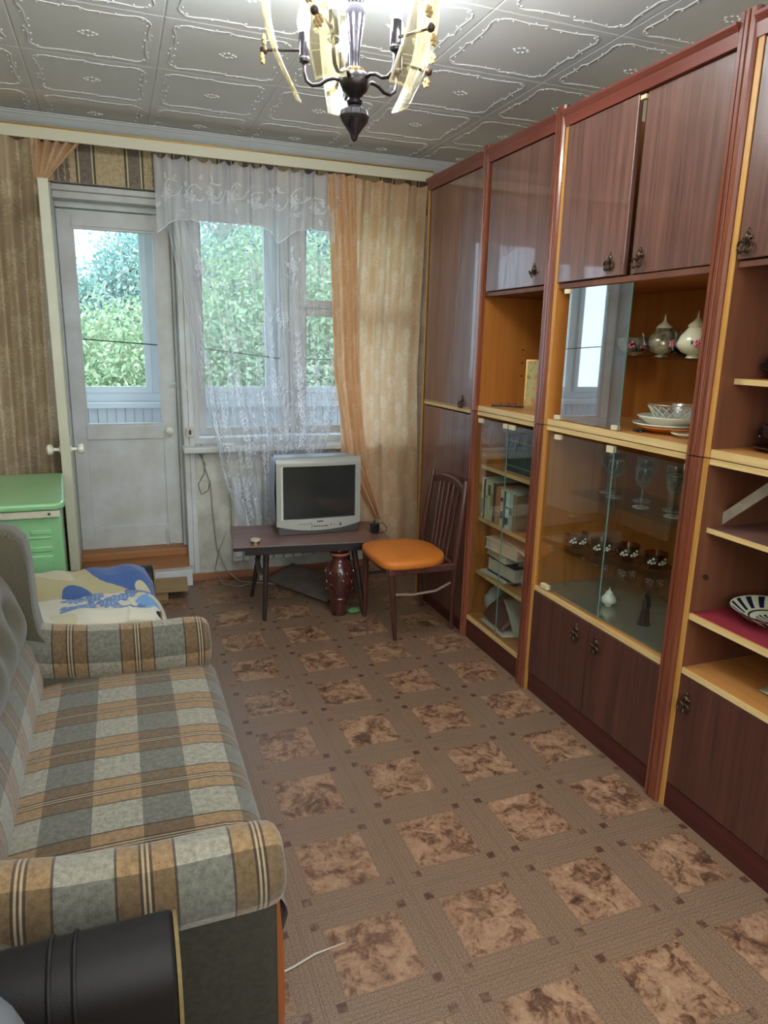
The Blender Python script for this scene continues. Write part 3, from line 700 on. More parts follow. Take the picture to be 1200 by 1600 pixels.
def tulle_fn(U, V):
    # V 0 at rail, 1 at hem
    zt, zb = 2.34, .05
    zz = zt+(zb-zt)*V
    left = np.interp(2.34-zz, [0, .4, 1.0, 1.47, 1.9, 2.29], [.25, .29, .385, .435, .52, .66])
    right = np.interp(2.34-zz, [0, 1.6, 1.9, 2.29], [1.20, 1.22, 1.16, .98])
    x = left+(right-left)*U
    amp = .018+.012*V
    y = 4.065+amp*np.sin(U*2*pi*11+.8*np.sin(V*3)+1.5*V)+.008*np.sin(U*2*pi*27+V*2)
    x = x+.006*np.sin(U*2*pi*11+1.2)
    hem = np.interp(U, [0, .12, .3, .55, .7, 1], [.42, .0, .36, .12, .28, .45])
    z = zt-.035+(zb+hem-zt+.035)*V+.012*np.abs(np.sin(U*pi*9))*(1-V)**8
    y = y-.03*np.exp(-((zz-.80)/.12)**2)
    return x, y, z
tul = tag(cloth('lace_curtain', None, tulle_fn, 520, 720, M['tulle'], {'lace': LACE}), 'long sheer white lace curtain with leafy sprigs over the window', 'curtain')
def draw_val(A, lens, curve, W, H):
    for k in range(9):
        x = 28+k*52; y = H*.52+10*math.sin(k*2)
        for a in range(6): an = a*pi/3; lens(x+math.cos(an)*9, y+math.sin(an)*8, 16, 8, an, 1, .5, .3)
        c = [(x+14+18*math.cos(q*.4), y-8+16*math.sin(q*.4)) for q in range(14)]; curve(c, 1.5)
        for a in range(5): lens(x+rg.uniform(-24, 24), y+rg.uniform(-34, 34), 14, 6, rg.random()*3, 1, .4, .3)
    A[-3:, :] = .9
VAL = raster(460, 130, draw_val)
def val_fn(U, V):
    x = .235+(1.215-.235)*U+.006*np.sin(U*2*pi*9)
    hem = 1.955+.085*np.abs(np.sin((U*3+.02)*pi))**.8
    top = 2.345-.022*np.abs(np.sin(U*pi*14))
    z = top+(hem-top)*V
    y = 4.028+.012*np.sin(U*2*pi*14+V)+.014*V*np.sin(U*2*pi*8)
    return x, y, z
tag(cloth('lace_valance', None, val_fn, 460, 130, M['valance'], {'lace': VAL}), 'short scalloped lace valance gathered along the top of the window', 'curtain')

# heavy curtains ----------------------------------------------------
def mk_damask(name, c1, c2, trans):
    t = NT(name); b = t.b; a = t.attr('pat'); co = t.coord('UV')
    weave = t.noise(t.mapv(co, (300, 300, 1)), 1.0, 2, .8)
    c = t.mix(a, c1, c2); c = t.mix(t.math('MULTIPLY', weave, .10), c, C(120, 90, 60))
    t.put(b.inputs['Base Color'], c); t.put(b.inputs['Roughness'], t.math('SUBTRACT', .62, t.math('MULTIPLY', a, .22)))
    b.inputs['Sheen Weight'].default_value = .2
    tl = t.n('ShaderNodeBsdfTranslucent'); t.put(tl.inputs[0], c)
    mx = t.n('ShaderNodeMixShader'); mx.inputs[0].default_value = trans
    t.t.links.new(b.outputs[0], mx.inputs[1]); t.t.links.new(tl.outputs[0], mx.inputs[2]); t.t.links.new(mx.outputs[0], t.out.inputs[0])
    t.bump(a, .3, .001)
    return t.m
M['damask'] = mk_damask('damask_window_glow', C(244, 208, 166), C(254, 228, 196), .55)  # base colour lightened to carry the window glow on the right curtains
M['damask_l'] = mk_damask('beige_damask', C(212, 190, 158), C(232, 214, 182), .30)
def draw_damask(A, lens, curve, W, H):
    r2 = random.Random(11)
    for j in range(int(H/62)):
        for i in range(int(W/62)+1):
            x = i*62+(31 if j % 2 else 0)+r2.uniform(-5, 5); y = 30+j*62+r2.uniform(-5, 5)
            for a in range(11): an = a*2*pi/11; lens(x+math.cos(an)*11, y+math.sin(an)*11, 16, 5, an, 1)
            for a in range(4): an = a*2*pi/4; lens(x+math.cos(an)*4, y+math.sin(an)*4, 6, 4, an, .4)
            curve([(x+4*math.sin(q*.7), y+14+q*4) for q in range(9)], 1.5)
            for q in range(9):
                sg = 1 if q % 2 else -1; lens(x+sg*7+4*math.sin(q*.7), y+16+q*4, 12, 4, sg*.7, .9)
            for q in range(6): lens(x+r2.uniform(-30, 30), y+r2.uniform(-30, 30), 10, 4, r2.random()*3, .7)
DAM = raster(330, 900, draw_damask)
def rc_fn(U, V):      # flat wide part near the cabinet
    zt, zb = 2.34, .17
    z = zt+(zb+.05*np.sin(U*5)-zt)*V
    l = np.interp(V, [0, .5, 1], [1.26, 1.24, 1.28]); r = np.interp(V, [0, .5, 1], [1.765, 1.735, 1.79])
    x = l+(r-l)*U
    y = 4.075+.020*np.sin(U*2*pi*3.5+1.0+.9*V)*(1-.35*V)+.007*np.sin(U*2*pi*9+3*V)*(1-V)+.018*V*np.sin(U*9+5*V)
    z = z-.010*np.abs(np.sin(U*pi*7))*(1-V)**20
    return x, y, z
tag(cloth('beige_curtain', None, rc_fn, 300, 820, M['damask'], {'pat': DAM}), 'wide beige damask curtain glowing over the right of the window', 'curtain')
def rc2_fn(U, V):     # gathered leading edge, swings to the right lower down
    zt, zb = 2.335, .36
    z = zt+(zb-zt)*V
    l = np.interp(V, [0, .3, .55, .8, 1], [1.145, 1.175, 1.195, 1.27, 1.47]); r = np.interp(V, [0, .3, .55, .8, 1], [1.31, 1.335, 1.355, 1.40, 1.50])
    x = l+(r-l)*U
    y = 4.012+.022*np.sin(U*2*pi*3.2+.5+V)+.006*np.sin(U*2*pi*8)
    return x, y, z
tag(cloth('beige_curtain', None, rc2_fn, 110, 700, M['damask'], {'pat': DAM[:, :150]}), 'narrow gathered peach curtain edge hanging beside the television', 'curtain')
def lc_fn(U, V):
    zt, zb = 2.345, .12
    z = zt+(zb-zt)*V
    x = -1.22+(-.295+1.22-.03*V)*U
    y = 4.035+.035*np.sin(U*2*pi*8+.6*V)+.01*np.sin(U*2*pi*17+V*3)
    return x, y, z
tag(cloth('beige_curtain', None, lc_fn, 330, 800, M['damask_l'], {'pat': DAM}), 'long beige damask curtain at the left, beyond the green chest', 'curtain')
def tail_fn(U, V):    # corner of the curtain pulled over the open door leaf
    top = np.stack([-.33+.22*U, 4.03+.012*np.sin(U*2*pi*5), 2.345+0*U], 0)
    bot = np.stack([-.305+.055*U, 3.80+.006*np.sin(U*2*pi*5), 2.118+.03*np.abs(U-.5)+0*U], 0)
    s = V**.8
    p = top*(1-s)+bot*s
    return p[0], p[1]+.015*np.sin(U*2*pi*5)*(1-V), p[2]
tag(cloth('beige_curtain', None, tail_fn, 90, 80, M['damask'], {'pat': DAM[:90, :90]}), 'bunched curtain corner tucked over the top of the open door', 'curtain')

# radiator under the sill
rd = thing('radiator', 'white cast iron radiator below the window sill behind lace', 'radiator', (.85, 4.13, .12))
s0 = None
for k in range(9):
    x = .62+k*.062
    if s0 is None:
        m = MB(); m.box(-.024, .024, -.035, .035, .03, .50); m.box(-.03, .03, -.02, .02, 0, .53)
        s0 = m.build('section', WP, rd, bevel=.012, local=True, segs=3); s0.location = (x-.85, 0, 0)
    else: q = s0.copy(); COL.objects.link(q); q.location = (x-.85, 0, 0)

# ------------------------------------------------------------------ wall unit
XF = 1.568; XBK = 1.985
P1, P2, P3, P4 = 2.965, 2.405, 1.578, .72
P0 = 3.565
def handle(parent, y, z, style=0, x=XF+.008):
    m = MB()
    m.ell((x-.006, y, z+.012), .008, .010, .013, 8); m.ell((x-.005, y, z+.028), .005, .005, .009, 8)
    m.ell((x-.005, y-.010, z+.012), .005, .007, .006, 8); m.ell((x-.005, y+.010, z+.012), .005, .007, .006, 8)
    if style == 0:
        for sg in (-1, 1):
            pts = [(x-.012-.004*abs(math.sin(a)), y+sg*.011+.012*math.cos(a), z-.012+.014*math.sin(a)) for a in [k*2*pi/12 for k in range(12)]]
            m.tube(pts, .0035, 6, closed=True)
        m.ell((x-.012, y, z-.002), .005, .006, .006, 6)
    else:
        m.tube([(x-.010, y-.022, z+.004), (x-.013, y-.012, z-.004), (x-.014, y, z), (x-.013, y+.012, z-.004), (x-.010, y+.024, z+.006)], [.004, .0045, .005, .0045, .004], 6)
        m.ell((x-.014, y, z-.012), .004, .004, .009, 6)
    return m.build('handle', M['bronze'], parent, smooth=True, angle=60)
def lock(parent, y, z): return MB().lathe([(.009, 0), (.009, .003), (.006, .004), (.0005, .004)], (XF+.012, y, z), 14, M=Matrix.Rotation(-pi/2, 4, 'Y')).build('lock', M['bronze'], parent, smooth=True)
def pilaster(parent, yc, z0, z1, w=.052):
    """reeded upright strip in front of the seam between two cabinets"""
    m = MB(); x = XF
    m.prism([(x+.010, yc-w/2), (x-.004, yc-w/2), (x-.010, yc-w/2+.007), (x-.010, yc-.0105), (x-.006, yc-.0085), (x-.006, yc-.0060), (x-.0125, yc-.004), (x-.0125, yc+.006), (x-.006, yc+.008),
             (x-.006, yc+.0105), (x-.010, yc+.0125), (x-.010, yc+w/2-.007), (x-.004, yc+w/2), (x+.010, yc+w/2)], 'Z', z0, z1)
    o = m.build('pilaster', M['red_trim'], parent)
    for yy in (yc-.0072, yc+.0092): B(x-.0072, x-.0055, yy-.0012, yy+.0012, z0, z1).build('inlay', M['trim_line'], o)
    return o
def cab(name, label, ya, yb, z0, z1, inner, depth=XBK, panels=('far', 'near'), back=True, top=True, bottom=True, backm=None):
    """carcass between y=ya (near) and y=yb (far)"""
    t = thing(name, label, 'cabinet', ((XF+XBK)/2, (ya+yb)/2, z0))
    T_ = .018
    for nm in panels:
        y0_ = yb-T_ if nm == 'far' else ya
        o = B(XF+.004, XBK, y0_, y0_+T_, z0, z1).build('side_panel', inner, t)
        B(XF+.0005, XF+.004, y0_, y0_+T_, z0, z1).build('edge_strip', M['light_edge_z'], o)
    if back: B(XBK, XBK+.006, ya, yb, z0, z1).build('back_panel', backm or inner, t)
    return t
def board(parent, name, ya, yb, z0, z1, x0=XF+.006, x1=XBK, top=None, edge=None):
    o = B(x0+.003, x1, ya, yb, z0, z1).build(name, top or M['orange_wood_y'], parent)
    B(x0, x0+.003, ya, yb, z0, z1).build('edge_strip', edge or M['light_edge'], o)
    return o
OW, BI = M['orange_wood'], M['brown_inner']
def door(parent, ya, yb, z0, z1, mat, x=XF+.004, th_=.018, bv=.002):
    return B(x, x+th_, ya, yb, z0, z1).build('door', mat, parent, bevel=bv)
# ---- column 1: tall closed column by the window
ZM0, ZM1, ZS = 1.119, 1.163, 1.139
c1l = cab('wall_unit_cabinet', 'lower closed dark cabinet of the wall unit, nearest the window behind the chair', P1+.0, P0+.018, .0, ZS-.003, OW)
board(c1l, 'top_board', P1+.018, P0, ZM0, ZS-.003); board(c1l, 'plinth', P1+.018, P0, .0, .06, top=M['dark_plinth'], edge=M['dark_plinth'], x1=XF+.03)
dd = door(c1l, P1+.03, P0-.002, .062, 1.112, M['door_z']); lock(dd, 3.075, 1.045)
c1u = cab('wall_unit_cabinet', 'upper tall closed glossy cabinet of the wall unit, nearest the window', P1+.0, P0+.018, ZS, 2.26, OW)
board(c1u, 'bottom_board', P1+.018, P0, ZS, ZM1); board(c1u, 'top_board', P1+.018, P0, 2.20, 2.22, x0=XF+.02)
dd = door(c1u, P1+.03, P0-.002, 1.143, 2.205, M['door_z']); handle(dd, 3.10, 1.165)
def cornice(parent, ya, yb):
    return MB().prism([(XF-.004, 2.208), (XF+.06, 2.208), (XF+.06, 2.262), (XF-.022, 2.262), (XF-.022, 2.254), (XF-.010, 2.240)], 'Y', ya, yb).build('cornice', M['red_trim_y'], parent)
cornice(c1u, P1+.026, P0+.018)
B(XF-.002, XF+.004, P0, P0+.018, 0, ZS-.003).build('edge_strip', M['light_edge_z'], c1l); B(XF-.002, XF+.004, P0, P0+.018, ZS, 2.26).build('edge_strip', M['light_edge_z'], c1u)
pilaster(c1l, P1, .0, ZS-.003); pilaster(c1u, P1, ZS, 2.282)
# ---- column 2: bookcase
ya, yb = P2+.0, P1
c2l = cab('wall_unit_cabinet', 'lower glass fronted bookcase of the wall unit filled with books and papers', ya, yb, .0, ZS-.003, OW)
board(c2l, 'top_board', ya+.018, yb-.018, ZM0, ZS-.003); board(c2l, 'bottom_board', ya+.018, yb-.018, .095, .115)
board(c2l, 'plinth', ya+.018, yb-.018, .0, .092, top=M['dark_plinth'], edge=M['dark_plinth'], x1=XF+.03)
for z in (.880, .622, .350): board(c2l, 'shelf', ya+.018, yb-.018, z-.018, z, x0=1.615)
def gdoor(parent, ya, yb, z0, z1, x=XF+.012):
    o = B(x, x+.004, ya, yb, z0, z1).build('glass_door', M['glass'], parent)
    B(x-.0005, x+.0045, ya-.0012, ya+.0004, z0, z1).build('glass_edge', M['edge_glass'], o)
    return o
g = gdoor(c2l, 2.665, yb-.022, .117, 1.104); B(XF+.006, XF+.022, 2.668, 2.70, 1.085, 1.105).build('clip', M['clip'], g); B(XF+.006, XF+.022, 2.90, 2.93, 1.085, 1.105).build('clip', M['clip'], g)
g = gdoor(c2l, ya+.022, 2.655, .117, 1.104); B(XF+.006, XF+.022, 2.615, 2.652, 1.085, 1.105).build('clip', M['clip'], g)
c2u = cab('wall_unit_cabinet', 'upper wall unit cabinet with one door over an open niche holding a picture', ya, yb, ZS, 2.26, OW)
board(c2u, 'bottom_board', ya+.018, yb-.018, ZS, ZM1); board(c2u, 'divider', ya+.018, yb-.018, 1.652, 1.668, x0=XF+.012, top=BI, edge=BI)
dd = door(c2u, ya+.028, yb-.040, 1.672, 2.205, M['door_z']); handle(dd, 2.53, 1.722, 1)
cornice(c2u, ya+.026, yb-.026); pilaster(c2l, P2, .0, ZS-.003, .06); pilaster(c2u, P2, ZS, 2.282, .06)
for z in (1.42, 1.36, 1.30): MB().lathe([(.004, 0), (.004, .004), (.0005, .005)], (1.80, yb-.018, z), 8, M=Matrix.Rotation(pi/2, 4, 'X')).build('shelf_pin', M['black'], c2u)
# ---- column 3: display section
ya, yb = P3+.0, P2
c3l = cab('wall_unit_cabinet', 'lower display cabinet of the wall unit with glass doors over two dark doors', ya, yb-.03, .0, ZS-.003, OW)
y0_, y1_ = ya+.018, yb-.048
board(c3l, 'top_board', y0_, y1_, ZM0, ZS-.003); board(c3l, 'display_floor', y0_, y1_, .452, .472); board(c3l, 'plinth', y0_, y1_, .0, .085, top=M['dark_plinth'], edge=M['dark_plinth'], x1=XF+.03)
B(1.60, XBK-.01, y0_+.01, y1_-.01, .472, .476).build('glass_sheet', M['mirror_sheet'], c3l)
dd = door(c3l, 1.985, y1_, .088, .450, M['door_low'], x=XF+.002); handle(dd, 2.055, .385)
dd = door(c3l, y0_+.012, 1.980, .088, .450, M['door_low'], x=XF+.002); handle(dd, 1.935, .382)
for z, x0 in ((.868, 1.70), (.622, 1.68)): B(x0, XBK-.005, y0_, y1_, z-.006, z).build('glass_shelf', M['shelf_glass'], c3l)
g = gdoor(c3l, 1.955, y1_-.002, .480, 1.108); B(XF+.004, XF+.022, 1.955, 1.985, 1.088, 1.110).build('clip', M['clip'], g); B(XF+.004, XF+.022, 2.27, 2.30, 1.09, 1.108).build('clip', M['clip'], g); B(XF+.004, XF+.022, 2.27, 2.315, .478, .496).build('clip', M['clip'], g)
g = gdoor(c3l, y0_+.008, 1.985, .480, 1.100, x=XF+.020); B(XF+.010, XF+.026, y0_+.010, y0_+.03, 1.085, 1.105).build('clip', M['clip'], g)
c3u = cab('wall_unit_cabinet', 'upper wall unit cabinet with two dark doors over an open china showcase', ya, yb-.03, ZS, 2.26, OW)
board(c3u, 'bottom_board', y0_, y1_, ZS, ZM1); board(c3u, 'divider', y0_, y1_, 1.650, 1.668, x0=XF+.010, top=OW, edge=BI)
dd = door(c3u, 1.985, y1_+.002, 1.672, 2.205, M['door_z'], x=XF+.000); handle(dd, 2.055, 1.718)
dd = door(c3u, y0_+.020, 1.958, 1.672, 2.205, M['door_z'], x=XF+.010); handle(dd, 1.915, 1.714)
B(XF+.026, XF+.34, 1.962, 1.980, 1.668, 2.20).build('gap_shade_panel', M['black'], c3u)  # black sheet standing in for the shade in the gap between the doors
B(XF+.004, XF+.02, 1.960, 1.984, 2.188, 2.20).build('clip', M['clip'], c3u)
for y_ in (1.80, 1.97): MB().lathe([(.005, 0), (.005, .004), (.0005, .005)], (XBK-.001, y_, 1.30), 8, M=Matrix.Rotation(-pi/2, 4, 'Y')).build('shelf_pin', M['black'], c3u)
B(1.705, XBK-.005, y0_, y1_, 1.406, 1.412).build('glass_shelf', M['shelf_glass'], c3u)
g = gdoor(c3u, 1.945, 2.285, 1.168, 1.646); g.data.materials[0] = M['mirror_glass']; B(XF+.004, XF+.022, 1.948, 1.972, 1.166, 1.182).build('clip', M['clip'], g); B(XF+.004, XF+.022, 2.29, 2.315, 1.166, 1.182).build('clip', M['clip'], c3u); B(XF+.004, XF+.022, 2.285, 2.31, 1.63, 1.646).build('clip', M['clip'], c3u)
cornice(c3u, ya+.026, yb-.026); pilaster(c3l, P3, .0, ZS-.003, .062); pilaster(c3u, P3, ZS, 2.282, .062)
# ---- column 4: right section, runs out of the picture
ya, yb = P4, P3
c4l = cab('wall_unit_cabinet', 'lower right wall unit cabinet with open shelves over a dark door', ya, yb-.032, .0, ZS-.003, BI)
y0_, y1_ = ya+.018, yb-.050
board(c4l, 'top_board', y0_, y1_, ZM0, ZS-.003); board(c4l, 'shelf', y0_, y1_, .915, .930, x0=1.598, top=M['table_top']); board(c4l, 'shelf', y0_, y1_, .645, .664); board(c4l, 'shelf', y0_, y1_, .468, .487)
B(1.585, XBK-.01, y0_+.01, y1_-.004, .664, .667).build('felt_lining', M['red_cloth'], c4l)
board(c4l, 'plinth', y0_, y1_, .0, .085, top=M['dark_plinth'], edge=M['dark_plinth'], x1=XF+.03)
dd = door(c4l, y0_, y1_, .088, .464, M['door_low'], x=XF+.006); handle(dd, 1.493, .383)
lock(c4l, 1.49, .79)
c4u = cab('wall_unit_cabinet', 'upper right wall unit cabinet with one door over open shelves of black cups', ya, yb-.032, ZS, 2.26, BI)
board(c4u, 'bottom_board', y0_, y1_, ZS, ZM1); board(c4u, 'divider', y0_, y1_, 1.655, 1.670, x0=XF+.012, top=BI, edge=BI); board(c4u, 'shelf', y0_, y1_, 1.346, 1.362, x0=1.625)
dd = door(c4u, y0_+.01, y1_-.002, 1.675, 2.205, M['door_z']); handle(dd, 1.497, 1.716)
cornice(c4u, ya+.026, yb-.030)
pilaster(c4l, P4, .0, ZS-.003, .062); pilaster(c4u, P4, ZS, 2.282, .062)

# ------------------------------------------------------------------ books and papers in the bookcase
def book(y0, y1, z, h, d, col, label, x=1.622, bands=None, lean=0, group='books on the middle bookcase shelf', name='book'):
    t = thing(name, label, 'book', (x+d/2, (y0+y1)/2, z), 0, group)
    mt = simple('cover', C(*col), .55, var=.12, vscale=30)
    m = MB(); w_ = (y1-y0); R = Matrix.Rotation(lean, 4, 'X')
    m.box(-d/2, d/2, -w_/2, -w_/2+.0025, 0, h, M=R); m.box(-d/2, d/2, w_/2-.0025, w_/2, 0, h, M=R); m.box(-d/2, -d/2+.0025, -w_/2, w_/2, 0, h, M=R)
    c = m.build('cover', mt, t, local=True, bevel=.001)
    MB().box(-d/2+.003, d/2-.003, -w_/2+.0026, w_/2-.0026, .003, h-.003, M=R).build('pages', M['paper'], t, local=True)
    for (a, b_, cc) in (bands or []):
        MB().box(-d/2-.0006, -d/2, -w_/2+.001, w_/2-.001, h*a, h*b_, M=R).build('spine_label', simple('label', C(*cc), .5), t, local=True)
    return t
ytop = 2.945
seq = [(.020, .196, (216, 212, 184), 'white narrow book at the far end of the middle shelf', [(.1, .5, (120, 140, 110))]),
       (.014, .190, (44, 50, 60), 'thin black spined book among white ones on the middle shelf', None),
       (.024, .192, (206, 206, 172), 'cream book beside the thin black one on the middle shelf', [(.55, .6, (150, 150, 120))]),
       (.026, .194, (196, 200, 166), 'pale green-cream book with dark spine patch on middle shelf', [(.62, .88, (84, 88, 70))]),
       (.020, .192, (190, 186, 150), 'cream book with lettered spine left of the brown books', [(.3, .7, (140, 138, 104))]),
       (.026, .186, (92, 60, 50), 'dark brown thick book at the middle of the shelf', None),
       (.020, .178, (176, 128, 92), 'light tan book right of the dark brown one', [(.36, .38, (220, 190, 150))]),
       (.024, .176, (198, 132, 84), 'orange-tan book near the middle of the shelf', [(.36, .38, (226, 190, 140))]),
       (.028, .174, (222, 206, 168), 'ivory book with two blue spine blocks', [(.22, .42, (62, 78, 110)), (.68, .78, (62, 78, 110)), (.5, .52, (190, 150, 90))]),
       (.014, .168, (90, 90, 84), 'thin grey book beside the ivory blue-blocked one', None),
       (.030, .172, (206, 222, 212), 'white book with dark speckled spine at the near end', [(.1, .3, (50, 70, 70)), (.55, .6, (50, 90, 80))]),
       (.030, .175, (180, 190, 180), 'grey-white book nearest the pilaster on the middle shelf', [(.4, .6, (90, 110, 110))]),
       (.030, .170, (150, 120, 90), 'brown book hidden close to the pilaster on the middle shelf', None)]
y = ytop
for (w_, h, col, lb, bd) in seq:
    if y-w_ < 2.425: break
    book(y-w_, y, .622, h, .135, col, lb, bands=bd); y -= w_+.0015
y = 2.80; k = 0
while y-.036 > 2.43:
    book(y-.034, y, .880, .165, .14, (38, 62, 62), 'dark green uniform volume in the set on the top bookcase shelf', x=1.66, bands=[(.82, .86, (130, 120, 80)), (.14, .17, (130, 120, 80))], group='dark green set of volumes on the top bookcase shelf')
    y -= .0355; k += 1
def flatbox(name, cat, label, x0, x1, y0, y1, z0, z1, mat, rz=0, page=True):
    t = thing(name, label, cat, ((x0+x1)/2, (y0+y1)/2, z0), rz)
    a, b_, h = (x1-x0)/2, (y1-y0)/2, z1-z0
    MB().box(-a, a, -b_, b_, 0, h*.12).box(-a, a, -b_, b_, h*.88, h).box(a-.003, a, -b_, b_, h*.12, h*.88).build('cover', mat, t, local=True)
    MB().box(-a+.004, a-.0035, -b_+.003, b_-.003, h*.12, h*.88).build('pages', M['paper'], t, local=True)
    return t
BK = simple('dark_green_cover', C(40, 58, 58), .5); BW = simple('white_cover', C(210, 208, 190), .6)
flatbox('magazine', 'magazine', 'flat thin magazine lying at the bottom of the lower shelf pile', 1.63, 1.79, 2.72, 2.93, .350, .358, BW, .1)
flatbox('book', 'book', 'dark thick book lying flat under the white boxes, lower shelf', 1.655, 1.80, 2.66, 2.90, .358, .440, BK, .03)
flatbox('book', 'book', 'white thick book lying flat on the dark one, lower shelf', 1.65, 1.80, 2.72, 2.915, .440, .478, BW, -.05)
flatbox('box', 'box', 'cream cardboard box on the pile at the lower shelf', 1.64, 1.80, 2.64, 2.90, .478, .535, BW, .08)
# curled brochure + plastic bag + papers
def sheet(name, cat, label, pts, mat, nu=12, nv=8, th_=.0015, amp=.006):
    P = [Vector(p) for p in pts]
    rr = random.Random(len(label)*7+len(name))
    ph = rr.random()*6
    def f(u, v):
        p = P[0].lerp(P[1], u).lerp(P[3].lerp(P[2], u), v)
        n = (P[1]-P[0]).cross(P[3]-P[0]).normalized()
        return p+n*amp*math.sin(u*5+ph)*math.cos(v*4+ph)
    return tag(MB().grid(f, nu, nv).build(name, mat, smooth=True, solid=th_, angle=180), label, cat)
sheet('brochure', 'paper', 'grey brochure curling over the cream box on the lower shelf', [(1.65, 2.80, .552), (1.82, 2.82, .552), (1.82, 2.50, .535), (1.64, 2.52, .520)], M['paper'], amp=.010)
def blob(name, cat, label, c, r, mat, seed=1, amp=.25, n=20):
    rr = np.random.RandomState(seed); K = rr.normal(size=(6, 3))*2.2; ph = rr.rand(6)*6
    m = MB(); vs = []; mm = n//2
    for i in range(mm+1):
        t = -pi/2+pi*i/mm
        for k in range(n):
            d = np.array([math.cos(t)*math.cos(2*pi*k/n), math.cos(t)*math.sin(2*pi*k/n), math.sin(t)])
            s = 1+amp*sum(abs(math.sin(K[q] @ d*1.7+ph[q])) for q in range(6))/6-amp*.5
            p = np.array(c)+d*s*np.array(r); p[2] = max(p[2], c[2]-r[2]*.92); vs.append(tuple(p))
    fs = [(i*n+k, i*n+(k+1) % n, (i+1)*n+(k+1) % n, (i+1)*n+k) for i in range(mm) for k in range(n)]
    m.add(vs, fs); return tag(m.build(name, mat, smooth=True, angle=50), label, cat)
blob('plastic_bag', 'bag', 'crumpled pale blue plastic bag on the lower bookcase shelf', (1.70, 2.52, .412), (.065, .085, .066), M['bag'], 3, .5)
sheet('envelope', 'paper', 'white envelope leaning behind the blue plastic bag', [(1.69, 2.70, .43), (1.76, 2.62, .40), (1.78, 2.56, .49), (1.70, 2.63, .50)], M['paper'], amp=.003)
flatbox('book', 'book', 'pale book lying flat at the back of the bottom shelf', 1.76, 1.90, 2.62, 2.86, .245, .29, BW, .0)
flatbox('box', 'box', 'dark low box under the pale book on the bottom shelf', 1.75, 1.93, 2.55, 2.90, .116, .245, simple('dark_box', C(60, 48, 42), .6), .0)
sheet('folder', 'folder', 'dark brown folder slumped forward on the bottom shelf', [(1.63, 2.87, .14), (1.74, 2.88, .25), (1.74, 2.64, .24), (1.61, 2.66, .135)], M['folder'], th_=.012, amp=.004)
sheet('paper_sheet', 'paper', 'cream paper under the brown folder on the bottom shelf', [(1.60, 2.86, .122), (1.75, 2.90, .13), (1.74, 2.58, .128), (1.595, 2.62, .122)], M['paper'], amp=.003)
sheet('paper_sheet', 'paper', 'grey newspaper leaning on the brown folder, bottom shelf', [(1.66, 2.74, .26), (1.76, 2.70, .27), (1.72, 2.44, .15), (1.62, 2.56, .15)], simple('newsprint', C(160, 158, 146), .8), amp=.008)
blob('plastic_bag', 'bag', 'grey plastic bag at the far back of the bottom shelf', (1.72, 2.90, .19), (.06, .04, .075), simple('grey_bag', C(170, 168, 160), .35), 5, .5)
# niche: picture + black rod
pc = thing('framed_picture', 'small framed abstract picture in yellow, green and orange in the niche', 'picture', (1.87, 2.84, 1.163), 0)
t_ = NT('abstract_print'); co = t_.coord(); n = t_.noise(t_.mapv(co, (1, 1, .6), rot=(.6, 0, 0)), 11, 3, .5, 2.0)
t_.put(t_.b.inputs['Base Color'], t_.ramp(n, [(.3, C(90, 130, 90)), (.42, C(196, 190, 120)), (.52, C(206, 196, 140)), (.6, C(214, 130, 90)), (.7, C(200, 170, 90))]))
Mp = Matrix.Translation((1.795, 2.90, 1.163)) @ Matrix.Rotation(math.radians(58), 4, 'Z') @ Matrix.Rotation(math.radians(0), 4, 'Y')
def bxM(nm, mat, a, par, bv=0): return MB().box(*a, M=Mp).build(nm, mat, par, bevel=bv)
m = MB()
for a in ((-.005, .005, -.19, -.182, 0, .215), (-.005, .005, -.008, 0, 0, .215), (-.005, .005, -.182, -.008, 0, .008), (-.005, .005, -.182, -.008, .207, .215)): m.box(*a, M=Mp)
m.build('frame', M['brass'], pc); bxM('print', t_.m, (-.002, .004, -.182, -.008, .008, .207), pc)
rod = MB(); rod.tube([(1.60, 2.86, 1.171), (1.72, 2.775, 1.171)], .005, 8).tube([(1.635, 2.835, 1.171), (1.635, 2.835, 1.182)], .003, 6).tube([(1.69, 2.797, 1.171), (1.69, 2.797, 1.182)], .003, 6).tube([(1.665, 2.815, 1.171), (1.665, 2.815, 1.184)], .003, 6)
tag(rod.build('metal_rod', M['black'], smooth=True), 'short black metal rod with pegs lying on the niche board', 'rod')

